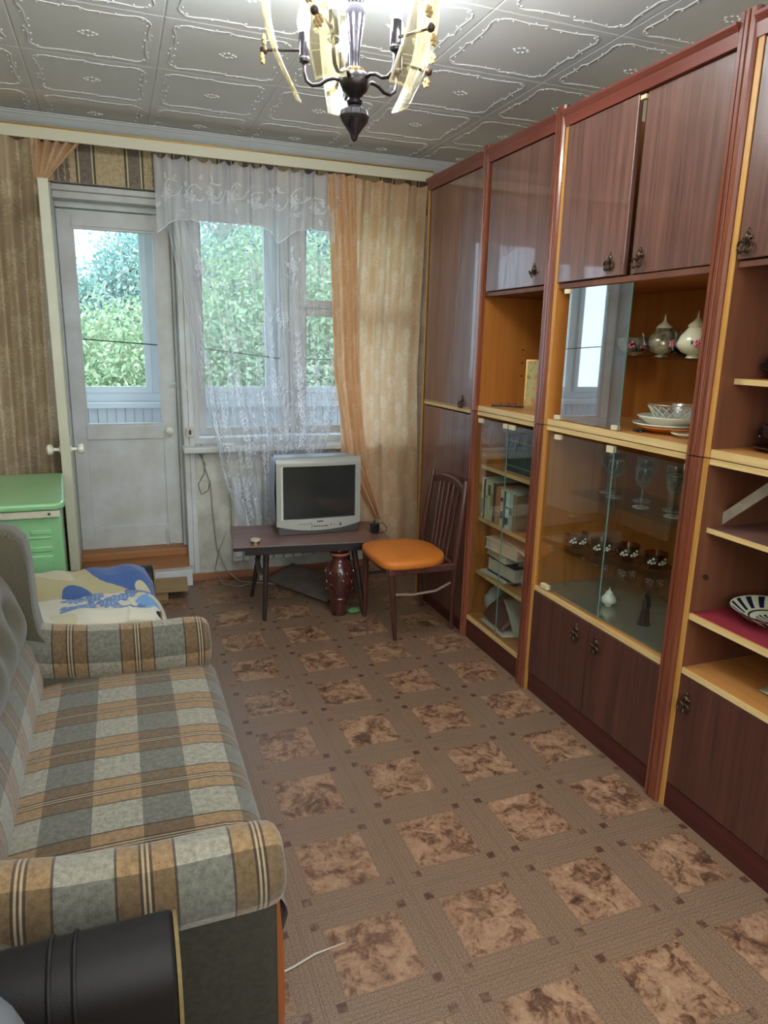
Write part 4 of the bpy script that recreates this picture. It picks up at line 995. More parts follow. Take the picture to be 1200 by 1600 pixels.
# ------------------------------------------------------------------ china, glasses
def flower(m, c, nrm, r, mi_p, mi_g, n=5):
    c = Vector(c); nrm = Vector(nrm).normalized(); a = nrm.orthogonal().normalized(); b_ = nrm.cross(a)
    for k in range(n):
        p = c+(a*math.cos(k*2*pi/n)+b_*math.sin(k*2*pi/n))*r*.55
        m.ell(p, r*.45, r*.45, r*.45, 6, mi_p)
    m.ell(c+nrm*r*.2, r*.35, r*.35, r*.35, 6, mi_p)
    for k in range(3):
        p = c+(a*math.cos(k*2.1+.5)+b_*math.sin(k*2.1+.5))*r*1.25; m.ell(p-nrm*.001, r*.3, r*.3, r*.45, 6, mi_g)
def pot(name, label, x, y, z, s, body, spout_dir, lidm, flow=True, cat='teapot'):
    t = thing(name, label, cat, (x, y, z), spout_dir)
    MB().lathe([(.0005, .002), (.028*s, 0), (.026*s, .006*s), (.022*s, .010*s), (.047*s, .020*s), (.062*s, .040*s), (.063*s, .052*s), (.054*s, .075*s), (.038*s, .095*s), (.029*s, .105*s), (.032*s, .112*s), (.028*s, .112*s)], n=28).build('body', body, t, smooth=True, local=True)
    MB().lathe([(.032*s, .110*s), (.030*s, .116*s), (.016*s, .128*s), (.006*s, .138*s), (.004*s, .150*s), (.0005, .166*s)], n=24).build('lid', lidm, t, smooth=True, local=True)
    MB().tube([(.054*s, 0, .035*s), (.070*s, 0, .050*s), (.074*s, 0, .078*s), (.080*s, 0, .090*s)], [.012*s, .009*s, .006*s, .005*s], 10).build('spout', M['luster'], t, smooth=True, local=True)
    MB().tube([(-.030*s, 0, .098*s), (-.055*s, 0, .105*s), (-.075*s, 0, .080*s), (-.076*s, 0, .055*s), (-.058*s, 0, .042*s)], .005*s, 8).build('handle', M['luster'], t, smooth=True, local=True)
    if flow:
        m = MB()
        for a in (2.2, 4.2, 5.6):
            c = Vector((math.cos(a)*.060*s, math.sin(a)*.060*s, .05*s)); flower(m, c, c-Vector((0, 0, .05*s)), .017*s, 0, 1)
        m.build('flower_motif', [M['pink'], M['leaf_green']], t, smooth=True, local=True)
    return t
pot('sugar_bowl', 'silver lustre teapot with pink roses in the middle of the glass shelf', 1.80, 2.025, 1.412, .88, M['luster'], 2.4, M['cream_china'])
pot('teapot', 'cream rose-painted teapot beside the pilaster on the glass shelf', 1.79, 1.862, 1.412, .92, M['cream_china'], 1.9, M['cream_china'])
def cup(name, label, x, y, z, s, mat, ang, saucer=None, flow=None, group=None, thin=.0025):
    t = thing(name, label, 'cup', (x, y, z), ang, group)
    zz = .006*s if saucer else 0
    if saucer: MB().lathe([(.0005, .003*s), (.030*s, .0005), (.034*s, .003*s), (.062*s, .013*s), (.064*s, .015*s), (.060*s, .015*s), (.032*s, .006*s), (.0005, .006*s)], n=28).build('saucer', saucer, t, smooth=True, local=True)
    MB().lathe([(.0005, zz+.003), (.020*s, zz), (.021*s, zz+.005*s), (.018*s, zz+.008*s), (.032*s, zz+.018*s), (.041*s, zz+.038*s), (.044*s, zz+.062*s), (.042*s, zz+.062*s), (.038*s, zz+.038*s), (.029*s, zz+.020*s), (.0005, zz+.013*s)], n=28).build('cup_body', mat, t, smooth=True, local=True)
    c = [(.040*s+.014*s*math.sin(q)*1.3, 0, zz+.040*s+.015*s*math.cos(q)) for q in [k*pi/8 for k in range(9)]]
    MB().tube(c, .0035*s, 7).build('handle', mat, t, smooth=True, local=True)
    if flow:
        m = MB()
        for a0 in flow[1]:
            for (da, dz) in ((0, .036), (.28, .045), (-.22, .027), (.4, .030), (.12, .026)):
                a = a0+da; rr = .0405*s if dz > .03 else .038*s
                m.ell((math.cos(a)*rr, math.sin(a)*rr, zz+dz*s), .0055*s, .0055*s, .0055*s, 6)
        m.build('flower_motif', flow[0], t, smooth=True, local=True)
    return t
cup('tea_cup', 'lustre cup with roses behind the glass door edge, upper shelf', 1.79, 2.150, 1.412, .95, M['luster'], 1.2, M['luster'], (M['pink'], (2.2, 3.6)))
cup('tea_cup', 'dark lustre cup between the two teapots on the glass shelf', 1.86, 1.985, 1.412, .9, M['black_china'], .3, M['black_china'])
cup('tea_cup', 'cream cup seen through the glass door at the far end, upper shelf', 1.86, 2.28, 1.412, .95, M['cream_china'], 3.4, M['luster'], (M['pink'], (3.0,)))
def plate(name, label, x, y, z, r, h, mat, extra=None, cat='plate', tilt=None):
    t = thing(name, label, cat, (x, y, z), 0)
    MB().lathe([(.0005, .002), (r*.55, 0), (r*.58, .003), (r*.62, .004), (r*.78, h*.45), (r, h), (r*1.0, h+.003), (r*.97, h+.003), (r*.78, h*.45+.005), (r*.58, .007), (.0005, .006)], n=40).build('plate_body', mat, t, smooth=True, local=True)
    if extra: MB().lathe([(r*.992, h+.0028), (r*1.004, h+.0015), (r*1.004, h+.0035), (r*.98, h+.0042), (r*.97, h+.0034)], n=40, cap=False).build('rim', extra, t, smooth=True, local=True)
    return t
PX, PYc = 1.745, 1.885
plate('plate', 'orange plate at the bottom of the stack in the showcase', PX, PYc, 1.163, .112, .020, M['orange_china'])
plate('plate', 'shallow cream plate on the orange one in the stack', PX, PYc+.006, 1.171, .118, .020, M['white_china'], M['cream_china'])
plate('soup_plate', 'deep white soup plate on top of the stack below the crystal bowl', PX, PYc-.006, 1.182, .112, .034, M['white_china'], M['cream_china'], 'plate')
cb = thing('crystal_bowl', 'cut crystal bowl standing on the white plate stack', 'bowl', (PX, PYc-.002, 1.191), 0)
m = MB(); n = 48; prof = [(.0005, .003), (.036, 0), (.040, .004), (.055, .024), (.070, .050), (.078, .066), (.074, .066), (.064, .046), (.050, .024), (.034, .010), (.0005, .009)]
m.lathe(prof, n=n); m.build('bowl_body', M['crystal'], cb, smooth=True, local=True)
m = MB()
for k in range(16):
    for sg in (1, -1):
        pts = []
        for q in range(6):
            s = q/5; a = k*2*pi/16+sg*s*.75; r = .042+(.076-.042)*s; z = .006+.054*s
            pts.append((math.cos(a)*(r+.0015), math.sin(a)*(r+.0015), z))
        m.tube(pts, .0013, 4)
m.build('cut_pattern', simple('crystal_facets', C(214, 214, 200), .15), cb, smooth=True, local=True)
m = MB(); m.lathe([(.078, .064), (.0795, .066), (.078, .068), (.075, .067)], n=40, cap=False); m.build('rim', simple('gold_rim', C(200, 150, 90), .3, .5), cb, smooth=True, local=True)
plate('saucer', 'small white saucer lying beside the plate stack at the pilaster', 1.70, 1.755, 1.163, .05, .012, M['white_china'])
tag(MB().box(1.63, 1.66, 1.905, 1.93, 1.163, 1.170).tube([(1.64, 1.905, 1.168), (1.625, 1.885, 1.168)], .004, 6).build('cabinet_lock', M['black']), 'small black lock piece lying on the showcase floor by the glass door', 'lock')
def wine(label, x, y, z, s, up=True):
    t = thing('wine_glass', label, 'glass', (x, y, z), 0, 'wine glasses in the display cabinet')
    MB().lathe([(.030*s, 0), (.030*s, .002), (.006*s, .006*s), (.0035*s, .015*s), (.0035*s, .045*s), (.006*s, .050*s), (.0035*s, .056*s), (.004*s, .072*s), (.018*s, .082*s), (.029*s, .102*s), (.031*s, .120*s), (.028*s, .148*s), (.0268*s, .148*s), (.029*s, .120*s), (.026*s, .103*s), (.0005, .083*s)], n=18).build('goblet', M['clear'], t, smooth=True, local=True)
    m = MB().lathe([(.0268*s, .147*s), (.0285*s, .147*s), (.0285*s, .149*s), (.0268*s, .149*s)], n=18, cap=False); m.lathe([(.0295*s, .0005), (.0305*s, .0005), (.0305*s, .0022), (.0295*s, .0022)], n=18, cap=False)
    m.build('rim', simple('glass_highlight', C(190, 196, 190), .1), t, smooth=True, local=True)
    return t
for i, (x, y, lb) in enumerate(((1.84, 2.29, 'farthest of the clear stemmed wine glasses behind the glass door'), (1.80, 2.20, 'clear wine glass second from the far end of the glass shelf'), (1.86, 2.11, 'clear wine glass at the middle back of the upper glass shelf'), (1.78, 2.02, 'front middle clear wine glass on the upper glass shelf'),
                        (1.86, 1.95, 'clear wine glass right of the middle on the glass shelf'), (1.79, 1.87, 'tall clear wine glass near the pilaster, front row'), (1.87, 1.81, 'clear wine glass at the near back corner of the glass shelf'))):
    wine(lb, x, y, .868, 1.0 if i % 2 else 1.12)
for i, (x, y, lb) in enumerate(((1.75, 2.335, 'amber glass cup with white flowers, farthest of the row'), (1.785, 2.225, 'amber glass cup with white flowers, second from the far end'), (1.84, 2.13, 'amber glass cup with white flowers, third from the far end'), (1.87, 2.01, 'amber glass cup on saucer nearest the pilaster'))):
    cup('glass_cup', lb, x, y, .622, 1.0, M['amber'], 2.6+.2*i, M['amber'], (M['white_china'], (3.5-(2.6+.2*i), 4.6-(2.6+.2*i))), 'amber glass cups with saucers')
tp = pot('toy_teapot', 'small white ornamental teapot with red flowers on the display floor', 1.712, 2.06, .476, .46, M['white_china'], 2.9, M['white_china'], False)
m = MB()
for a in (-.3, .7, 1.6): c = Vector((math.cos(a)*.023, math.sin(a)*.023, .024)); flower(m, c, c-Vector((0, 0, .024)), .008, 0, 1)
m.build('flower_motif', [M['red_glaze'], M['leaf_green']], tp, smooth=True, local=True)
fg = thing('figurine', 'slim dark metal figurine of two standing figures in long robes', 'figurine', (1.715, 1.865, .476), .4)
for sg in (-1, 1):
    MB().lathe([(.016, 0), (.015, .01), (.011, .04), (.008, .065), (.010, .082), (.011, .090), (.005, .097), (.0045, .100), (.0075, .106), (.0075, .113), (.0005, .119)], (sg*.009, 0, .006), 12).build('figure', M['dark_metal'], fg, smooth=True, local=True)
MB().tube([(-.018, -.004, .092), (-.024, -.012, .07), (-.006, -.014, .06), (.010, -.012, .07), (.02, -.004, .09)], .003, 6).build('arms', M['dark_metal'], fg, smooth=True, local=True)
MB().lathe([(.024, 0), (.024, .006), (.0005, .006)], n=20).build('base', M['dark_metal'], fg, smooth=True, local=True)
# column 4 contents
cup('black_cup', 'glossy black cup on the upper shelf at the right edge', 1.72, 1.452, 1.362, 1.05, M['black_china'], 1.9)
cup('black_cup', 'glossy black cup with saucer on the board under the shelf', 1.72, 1.43, 1.163, 1.1, M['black_china'], 1.9, M['black_china'], (M['pink'], (1.8,)))
al = MB().box(-.12, .12, -.014, .014, -.0025, .0025)
al.box(-.12, .12, -.014, -.010, .0025, .006)
a_ = al.build('metal_strip', M['alu'], local=True); a_.matrix_world = Matrix.Translation((1.66, 1.465, 1.010)) @ Matrix(((.05, -.1, .99, 0), (-.745, .66, .10, 0), (.665, .745, .04, 0), (0, 0, 0, 1))).to_3x3().to_4x4()
tag(a_, 'worn metal edging strip leaning diagonally in the right open shelf', 'strip')
# painted plate
def mk_plate():
    t = NT('blue_painted_plate'); X, Y, Z = t.sep(t.coord()); r = t.math('SQRT', t.math('ADD', t.math('POWER', X, 2), t.math('POWER', Y, 2)))
    an = t.math('ARCTAN2', Y, X); pet = t.math('SINE', t.math('ADD', t.math('MULTIPLY', an, 18), t.math('MULTIPLY', r, 60)))
    ring = t.math('MULTIPLY', t.math('GREATER_THAN', r, .083), t.math('LESS_THAN', r, .122)); ring2 = t.math('MULTIPLY', t.math('GREATER_THAN', r, .018), t.math('LESS_THAN', r, .055))
    m1 = t.math('MULTIPLY', t.math('MAXIMUM', ring, ring2), t.math('GREATER_THAN', pet, .1))
    c = t.mix(m1, C(212, 212, 180), C(30, 34, 62))
    ln = t.math('MAXIMUM', t.math('LESS_THAN', t.math('ABSOLUTE', t.math('SUBTRACT', r, .073)), .003), t.math('GREATER_THAN', r, .1255))
    c = t.mix(ln, c, C(70, 44, 52)); t.put(t.b.inputs['Base Color'], c); t.b.inputs['Roughness'].default_value = .2; return t.m
bp_ = thing('painted_bowl', 'wide cream dish painted with dark blue petals on the red lining', 'dish', (1.745, 1.372, .667), 0)
MB().lathe([(.0005, .002), (.050, 0), (.055, .004), (.09, .018), (.128, .042), (.130, .045), (.126, .045), (.088, .022), (.05, .008), (.0005, .007)], n=48).build('dish_body', mk_plate(), bp_, smooth=True, local=True)
sheet('paper_sheet', 'paper', 'folded cream paper on the wooden board above the right lower door', [(1.665, 1.33, .491), (1.78, 1.37, .494), (1.80, 1.16, .510), (1.66, 1.16, .500)], M['paper'], amp=.006)

# ------------------------------------------------------------------ chandelier
CX, CYc = .645, 2.0
ch = thing('chandelier', 'dark turned chandelier with curved etched glass panels and lit candle bulbs', 'chandelier', (CX, CYc, 1.97))
def L3(prof, mat, nm, n=28, c=(0, 0, 0), ang=35): return MB().lathe(prof, c, n).build(nm, mat, ch, smooth=True, local=True, angle=ang)
DM = simple('black_glossy_turned_wood', C(34, 30, 36), .14, coat=.6)
L3([(.0005, 0), (.007, .003), (.010, .010), (.012, .018), (.024, .034), (.036, .048), (.041, .062), (.037, .076), (.022, .087), (.014, .090)], DM, 'finial')
L3([(.014, .090), (.020, .094), (.022, .100), (.014, .106), (.016, .110), (.022, .114)], M['dark_metal'], 'collar')
L3([(.020, .114), (.034, .126), (.041, .142), (.041, .156), (.036, .166), (.024, .168)], M['dark_metal'], 'hub')
L3([(.022, .168), (.026, .171), (.026, .176), (.020, .180)], M['brass'], 'brass_ring')
L3([(.016, .180), (.013, .195), (.014, .22), (.020, .26), (.026, .30), (.024, .325), (.016, .335), (.026, .345), (.028, .36), (.014, .37), (.011, .40), (.010, .47)], DM, 'column')
L3([(.010, .47), (.03, .485), (.05, .515), (.055, .525)], DM, 'ceiling_cup')
M['bulb'] = NT('bulb_glow').m; _b = M['bulb'].node_tree.nodes['Principled BSDF']; _b.inputs['Emission Color'].default_value = (1, .97, 1, 1); _b.inputs['Emission Strength'].default_value = 22; _b.inputs['Alpha'].default_value = .5
def mk_shade():
    t = NT('etched_smoky_glass'); a = t.attr('etch')
    tr = t.n('ShaderNodeBsdfTransparent'); tr.inputs[0].default_value = (.90, .86, .74, 1)
    gl = t.n('ShaderNodeBsdfGlossy'); gl.inputs[1].default_value = .08
    df = t.n('ShaderNodeBsdfDiffuse'); df.inputs[0].default_value = C(166, 156, 126); tl = t.n('ShaderNodeBsdfTranslucent'); tl.inputs[0].default_value = C(166, 156, 126)
    m0 = t.n('ShaderNodeMixShader'); m0.inputs[0].default_value = .5; t.t.links.new(df.outputs[0], m0.inputs[1]); t.t.links.new(tl.outputs[0], m0.inputs[2])
    m1 = t.n('ShaderNodeMixShader'); m1.inputs[0].default_value = .14; t.t.links.new(tr.outputs[0], m1.inputs[1]); t.t.links.new(gl.outputs[0], m1.inputs[2])
    m2 = t.n('ShaderNodeMixShader'); t.put(m2.inputs[0], t.math('ADD', t.math('MULTIPLY', a, .22), .03)); t.t.links.new(m1.outputs[0], m2.inputs[1]); t.t.links.new(m0.outputs[0], m2.inputs[2])
    t.t.links.new(m2.outputs[0], t.out.inputs[0]); return t.m
M['shade'] = mk_shade()
def draw_shade(A, lens, curve, W, H):
    for cy in (.45, .72):
        x, y = W*.5, H*cy
        for a in range(7): an = a*2*pi/7; lens(x+math.cos(an)*W*.13, y+math.sin(an)*W*.13, W*.26, W*.16, an, 1, .6, .35)
    curve([(W*.5+W*.2*math.sin(q*.5), H*.15+q*H*.035) for q in range(20)], 1.5)
    for q in range(10): lens(W*.5+W*.25*math.sin(q*1.9), H*(.12+q*.085), W*.22, W*.09, q*1.3, 1, .5, .3)
    curve([(2, 2), (W-3, 2), (W-3, H-3), (2, H-3), (2, 2)], 2)
ET = raster(60, 180, draw_shade)
import mathutils
toward = math.atan2(-CYc, -CX)       # azimuth pointing at the camera
ARMS = [toward+math.radians(a) for a in (-23, 49, 121, 193, 265)]
rose = simple('rose_relief', C(196, 164, 110), .5, var=.4, vscale=80); rosed = simple('dark_rose_knob', C(58, 40, 34), .4)
for k, az in enumerate(ARMS):
    ca, sa = math.cos(az), math.sin(az)
    def Rz(r, z, w_=0.0): return (ca*r-sa*w_, sa*r+ca*w_, z)
    arm = MB().tube([Rz(.036, .150), Rz(.055, .156), Rz(.075, .152), Rz(.095, .140), Rz(.115, .138), Rz(.130, .148), Rz(.137, .170), Rz(.137, .200)], .0052, 10).build('arm', M['dark_metal'], ch, smooth=True, local=True, angle=180)
    MB().lathe([(.006, .190), (.014, .194), (.016, .200), (.013, .206), (.0145, .210), (.0145, .262), (.012, .264)], Rz(.137, 0), 16).build('socket', DM, arm, smooth=True, local=True)
    MB().tube([Rz(.140, .222), Rz(.218, .222)], .0042, 8).build('shade_bracket', M['dark_metal'], arm, smooth=True, local=True)
    MB().lathe([(.011, .262), (.016, .275), (.018, .290), (.015, .310), (.008, .330), (.0005, .342)], Rz(.137, 0), 16).build('bulb', M['bulb'], arm, smooth=True, local=True)
    # curved glass panel
    hw = .056
    def sh(U, V):
        z = .075+.30*V; r = .150+.085*np.sin(np.clip(V*1.25, 0, 1)*pi/2)+.012*np.clip(V-.6, 0, 1)
        z = .108+.300*V; w_ = (U-.5)*2*hw*(1-.22*(1-V)); bow = -.012*(1-(2*U-1)**2)*-1
        rr = r+bow
        return CX+ca*rr-sa*w_, CYc+sa*rr+ca*w_, 1.97+z
    s_ = cloth('glass_panel', None, sh, 60, 180, M['shade'], {'etch': ET}, parent=arm)
    md = s_.modifiers.new('thick', 'SOLIDIFY'); md.thickness = .003; md.offset = 0
    m = MB(); cen = Vector(Rz(.245, .222)); nr = Vector((ca, sa, 0)); m.ell(cen, .011, .011, .011, 10, 1); m.tube([cen-nr*.024, cen+nr*.004], .004, 8, 1)
    m.build('knob', [rose, rosed], arm, smooth=True, local=True)
    for dz, dw in ((.030, -.014), (-.024, .012)):
        m = MB(); c0 = Vector(Rz(.2475, .222+dz, dw)); a_v = Vector((-sa, ca, 0)); u_v = Vector((0, 0, 1))
        for q in range(6): m.ell(c0+(a_v*math.cos(q*pi/3)+u_v*math.sin(q*pi/3))*.009, .006, .006, .006, 6)
        m.ell(c0+nr*.003, .005, .005, .005, 6)
        m.build('rose_relief', rose, arm, smooth=True, local=True)
    pl = bpy.data.lights.new('bulb_light', 'POINT'); pl.energy = BULB_W; pl.color = (.86, .95, 1.0); pl.shadow_soft_size = .03
    po = bpy.data.objects.new('bulb_light', pl); COL.objects.link(po); po.location = (CX+ca*.137, CYc+sa*.137, 1.97+.318)

# ------------------------------------------------------------------ sofa
sf = thing('sofa', 'small plaid sofa in grey, beige and brown with tufted olive back', 'sofa', (-.2, 1.6, 0))
SX0, SX1 = -.30, .232; SY0, SY1 = 1.06, 2.05; SZ = .48
# seat cushion with rounded front
def seat_fn(u, v):
    # u from back to front then down the front, v along Y
    L = (SX1-.07)-SX0; tot = L+.11+.22
    s = u*tot
    if s < L: x, z = SX0+s, SZ-.012*(1-min(1, s/.15))**2+.006*math.sin(pi*min(1, s/L))
    elif s < L+.11: a = (s-L)/.11*pi/2; x, z = SX1-.07+.07*math.sin(a), SZ-.07+.07*math.cos(a)
    else: x, z = SX1-.32*(s-L-.11), SZ-.07-(s-L-.11)
    y = SY0+(SY1-SY0)*v
    z += .008*math.sin(pi*v)*(1 if s < L else .5)
    return (x, y, z)
def seat_uv(u, v):
    L = (SX1-.07)-SX0; tot = L+.33; return (u*tot+.093, (SY1-SY0)*v+.079)
MB().grid(seat_fn, 60, 60, uvf=seat_uv).build('seat_cushion', M['plaid'], sf, smooth=True, angle=180)
# seat side panel + body
B(-.62, .19, SY0-.02, SY1+.02, .06, .40).build('body', M['dark_tweed'], sf, bevel=.01)
# arm rests
def arm_build(yc, zc, r, nm='armrest', back=True):
    m = MB(); n = 26
    def ring(x, s, k): 
        a = 2*pi*k/n; return Vector((x, yc+r*s*math.cos(a), zc+r*s*1.05*math.sin(a)))
    xs = [(-.62, 1.16, .075), (-.45, 1.12, .06), (-.32, 1.08, .045), (-.22, 1.03, .022), (-.12, 1.0, .008), (0, 1, 0), (.08, 1, 0), (.15, 1, 0), (.180, .985, 0), (.198, .93, 0), (.208, .83, 0), (.214, .66, 0), (.217, .4, 0), (.218, .02, 0)]
    vs = []; uv = []
    for (x, s, dz) in xs:
        for k in range(n+1):
            p = ring(x, s, k); p.z += dz; vs.append(p); uv.append((r*2*pi*k/n+.05, x+(.0955 if yc < 1.5 else .084)))
    fs = [(i*(n+1)+k, i*(n+1)+k+1, (i+1)*(n+1)+k+1, (i+1)*(n+1)+k) for i in range(len(xs)-1) for k in range(n)]
    m.add(vs, fs, 0, uv)
    o = m.build(nm, M['plaid'], sf, smooth=True, angle=180)
    return o
arm_build(1.03, .560, .068); arm_build(2.06, .531, .076)
# arm side panels under the rolls
for yc in (1.03, 2.06):
    m = MB(); m.prism([(yc-.05, .05), (yc+.05, .05), (yc+.05, .53), (yc-.05, .53)], 'X', -.62, .200)
    m.build('arm_side', M['dark_tweed2'], sf, smooth=True, bevel=.022, segs=4, angle=60)
    MB().prism([(.192, .06), (.203, .08), (.2125, .28), (.212, .40), (.205, .50), (.192, .50)], 'Y', yc-.030, yc+.030).build('wood_strip', wood('orange_wood_strip', C(150, 82, 38), C(112, 56, 26), 'Z', .35), sf, bevel=.002)
for x in (-.5, .1):
    for y_ in (1.05, 2.02): MB().tube([(x, y_, 0), (x, y_, .07)], [.018, .024], 10).build('leg', M['chair_wood'], sf, smooth=True)
# backrest: plaid lower part + tufted olive upper part
def back_surf(v):   # profile from seat joint upward: (x,z)
    s = v*.62
    return (-.262-.11*v-.10*max(0, v-.45)*(v), .43+.50*v)
def back_low(u, v):
    y_ = SY0+.01+(SY1-SY0-.03)*u
    x, z = back_surf(v*.5); x += .035*math.sin(pi*min(1, v*1.0))**.7*1
    return (x+.0, y_, z)
MB().grid(back_low, 50, 20, uvf=lambda u, v: (v*.26+.05, (SY1-SY0)*u+.079)).build('back_cushion', M['plaid'], sf, smooth=True, angle=180)
btn = []
for r_ in range(3):
    for c_ in range(6): btn.append((SY0+.08+c_*.17+(.085 if r_ % 2 else 0), .60+r_*.14))
def back_up(u, v):
    y_ = SY0-.02+(SY1-SY0+.03)*u; x, z = back_surf(.42+.58*v)
    x += .05*math.sin(pi*min(1, .15+v*.85))**.6
    dent = sum(math.exp(-(((y_-by)**2+(z-bz)**2)/.0013)) for by, bz in btn)
    pl_ = 0
    return (x-.032*min(1.2, dent)+.012*abs(math.sin(y_*pi/.17))*0+.010*math.cos(y_*2*pi/.17)*math.cos(z*2*pi/.28), y_, z)
MB().grid(back_up, 110, 60, uvf=lambda u, v: (u*1.0, v*.45)).build('tufted_back', M['tweed'], sf, smooth=True, angle=180)
m = MB()
for by, bz in btn:
    v_ = (bz-.43)/.5; x, z = back_surf(v_); m.ell((x+.022, by, bz), .008, .010, .010, 8)
m.build('buttons', M['tweed'], sf, smooth=True)['kind'] = 'stuff'
B(-.66, -.50, SY0-.0, SY1+.0, .10, .88).build('back_frame', M['dark_tweed'], sf, bevel=.02)
# wing at each end
def wing(yc, tq):
    # outline in XZ of the wing
    out = [(-.66, .30), (-.66, .915), (-.60, .95), (-.42, .955), (-.345, .945), (-.290, .928), (-.266, .90), (-.256, .85), (-.254, .77), (-.252, .69), (-.244, .635), (-.224, .600), (-.19, .575), (-.16, .47), (-.20, .40), (-.30, .30)]
    m = MB(); N = len(out)
    ins = []
    cx = sum(p[0] for p in out)/N; cz = sum(p[1] for p in out)/N
    lay = [(-tq, .93), (-tq*.85, .985), (-tq*.4, 1.0), (tq*.4, 1.0), (tq*.85, .985), (tq, .93)]
    vs = []; uv = []
    for dy, s in lay:
        for (x, z) in out:
            vs.append(Vector((cx+(x-cx)*s, yc+dy, cz+(z-cz)*s))); uv.append((x*1.0+dy, z))
    fs = [(i*N+k, i*N+(k+1) % N, (i+1)*N+(k+1) % N, (i+1)*N+k) for i in range(len(lay)-1) for k in range(N)]
    fs += [tuple(range(N))[::-1], tuple((len(lay)-1)*N+k for k in range(N))]
    m.add(vs, fs, 0, uv); m.build('wing', M['tweed'], sf, smooth=True, angle=50)
wing(2.055, .055); wing(.99, .055)

# ------------------------------------------------------------------ leatherette armchairs
def armchair(label, yn, yf, xe, zarm, seat_z):
    t = thing('armchair', label, 'armchair', (xe-.45, (yn+yf)/2, 0))
    for yc in (yn, yf):
        m = MB(); r = .058; n = 14; prof = []
        for k in range(n+1): a = pi*k/n; prof.append((yc+r*math.cos(a), zarm-r+r*math.sin(a)))
        prof = [(yc+r, .12)]+prof+[(yc-r, .12)]
        m.prism(prof, 'X', xe-.78, xe-.004)
        o = m.build('armrest', M['vinyl'], t, smooth=True, bevel=.006, angle=50)
        m = MB(); m.prism([(yc+(y_-yc)*.97, z-.002) for y_, z in prof], 'X', xe-.004, xe+.001); m.build('front_edge', M['foam'], o)
        for dx in (.150, .122):
            pts = [(xe-dx, yc+(y_-yc)*1.015, zarm-r+(z-zarm+r)*1.015 if z > .2 else z) for y_, z in prof]
            MB().tube(pts, .0032, 6).build('piping', M['vinyl'], o, smooth=True)
    B(xe-.80, xe-.06, yn+.058, yf-.058, .14, seat_z).build('seat', M['vinyl'], t, bevel=.03, segs=3)
    B(xe-.86, xe-.72, yn-.02, yf+.02, .12, .86).build('backrest', M['vinyl'], t, bevel=.04, segs=3)
    for x in (xe-.75, xe-.08):
        for y_ in (yn, yf): MB().tube([(x, y_, 0), (x, y_, .13)], [.014, .02], 10).build('leg', M['chair_wood'], t, smooth=True)
    return t
armchair('dark leatherette armchair with piped arm at the near left corner', .30, .80, .028, .700, .42)
armchair('dark leatherette armchair under the blue blanket beyond the sofa', 2.235, 2.745, .085, .575, .42)
# pale cushion standing on the near armchair
def cush(u, v):
    a, b = u*2*pi, (v-.5)*pi; f = lambda t, e: math.copysign(abs(t)**e, t)
    return (-.262+.155*f(math.cos(b), .7)*f(math.cos(a), .7), .575+.15*f(math.cos(b), .7)*f(math.sin(a), .7), .652+.20*f(math.sin(b), .8))
tag(MB().grid(cush, 40, 24, uvf=lambda u, v: (u, v)).build('cushion', simple('pale_grey_cloth', C(104, 106, 110), .8, bump=.2, bscale=300), smooth=True, angle=180), 'pale grey rounded cushion on the near armchair, lower left corner', 'cushion')

# blanket -----------------------------------------------------------
BW_, BH_ = 330, 330
img = np.zeros((BH_, BW_, 3), np.float32); img[:] = C(200, 194, 172)[:3]
cream, blue, lblue, ylw, navy = [np.array(C(*c)[:3]) for c in ((206, 200, 180), (24, 88, 160), (84, 158, 214), (168, 156, 108), (36, 62, 116))]
def paint(mask_fn, col):
    yy, xx = np.mgrid[0:BH_, 0:BW_]; u, v = xx/BW_, yy/BH_; mm = mask_fn(u, v); img[mm] = col
rs = np.random.RandomState(5)
def nz(u, v, f, s): return np.sin(u*f+s)*np.cos(v*f*1.3+s*2)+.5*np.sin(u*f*2.3+v*f*1.9+s)
# v: 0 near edge .. 1 up against the far arm ; u: 0 back .. 1 front
paint(lambda u, v: (nz(u, v, 9, 1) > .75) & (v < .6), np.array(C(190, 178, 140)[:3]))
def leaf(cu, cv, L, wd, an, col, inner=None):
    cv = .19+cv*.78; wd = wd*.75; cu = .42+cu*.57; L = L*.62
    def f(u, v, k=1.0):
        dx, dy = (u-cu), (v-cv)*.62; c, s = math.cos(an), math.sin(an); a, b_ = (dx*c+dy*s)/(L/2), (-dx*s+dy*c)/(wd/2)
        edge = (1-np.abs(a)**1.6)*(1+.25*np.sin(a*14))
        return (np.abs(a) < k) & (np.abs(b_) < edge*k)
    paint(lambda u, v: f(u, v), col)
    if inner is not None: paint(lambda u, v: f(u, v, .55) & (np.sin(u*300) > 0) , inner)
for (cu, cv, L, wd, an) in ((.16, .40, .22, .10, .3), (.33, .42, .17, .11, 2.1), (.36, .40, .20, .12, 1.0), (.60, .34, .34, .10, .25), (.48, .22, .24, .10, -.5), (.30, .24, .15, .10, .1)): leaf(cu, cv, L, wd, an, blue, lblue*.9)
for k in range(16): leaf(.10+.045*(k % 6)+rs.rand()*.02, .08+.055*(k//5)+rs.rand()*.02, .06, .06, rs.rand()*3, blue)
leaf(.70, .07, .30, .12, .5, blue, navy); leaf(.62, .03, .2, .08, .2, blue)
paint(lambda u, v: (u > .86+.03*np.sin(v*30)) & (u < .93+.03*np.sin(v*23+1)) & (v > .19) & (v < .57), np.array(C(64, 140, 200)[:3]))
paint(lambda u, v: (u > .78) & (u < .93) & (v > .48) & (v < .575), navy*.8+blue*.3)
paint(lambda u, v: v > .60, ylw*.8+cream*.15)
paint(lambda u, v: (v > .60) & (nz(u, v, 7, 2.2)+.9*(u-.35) > .35), navy*.6+blue*.5)
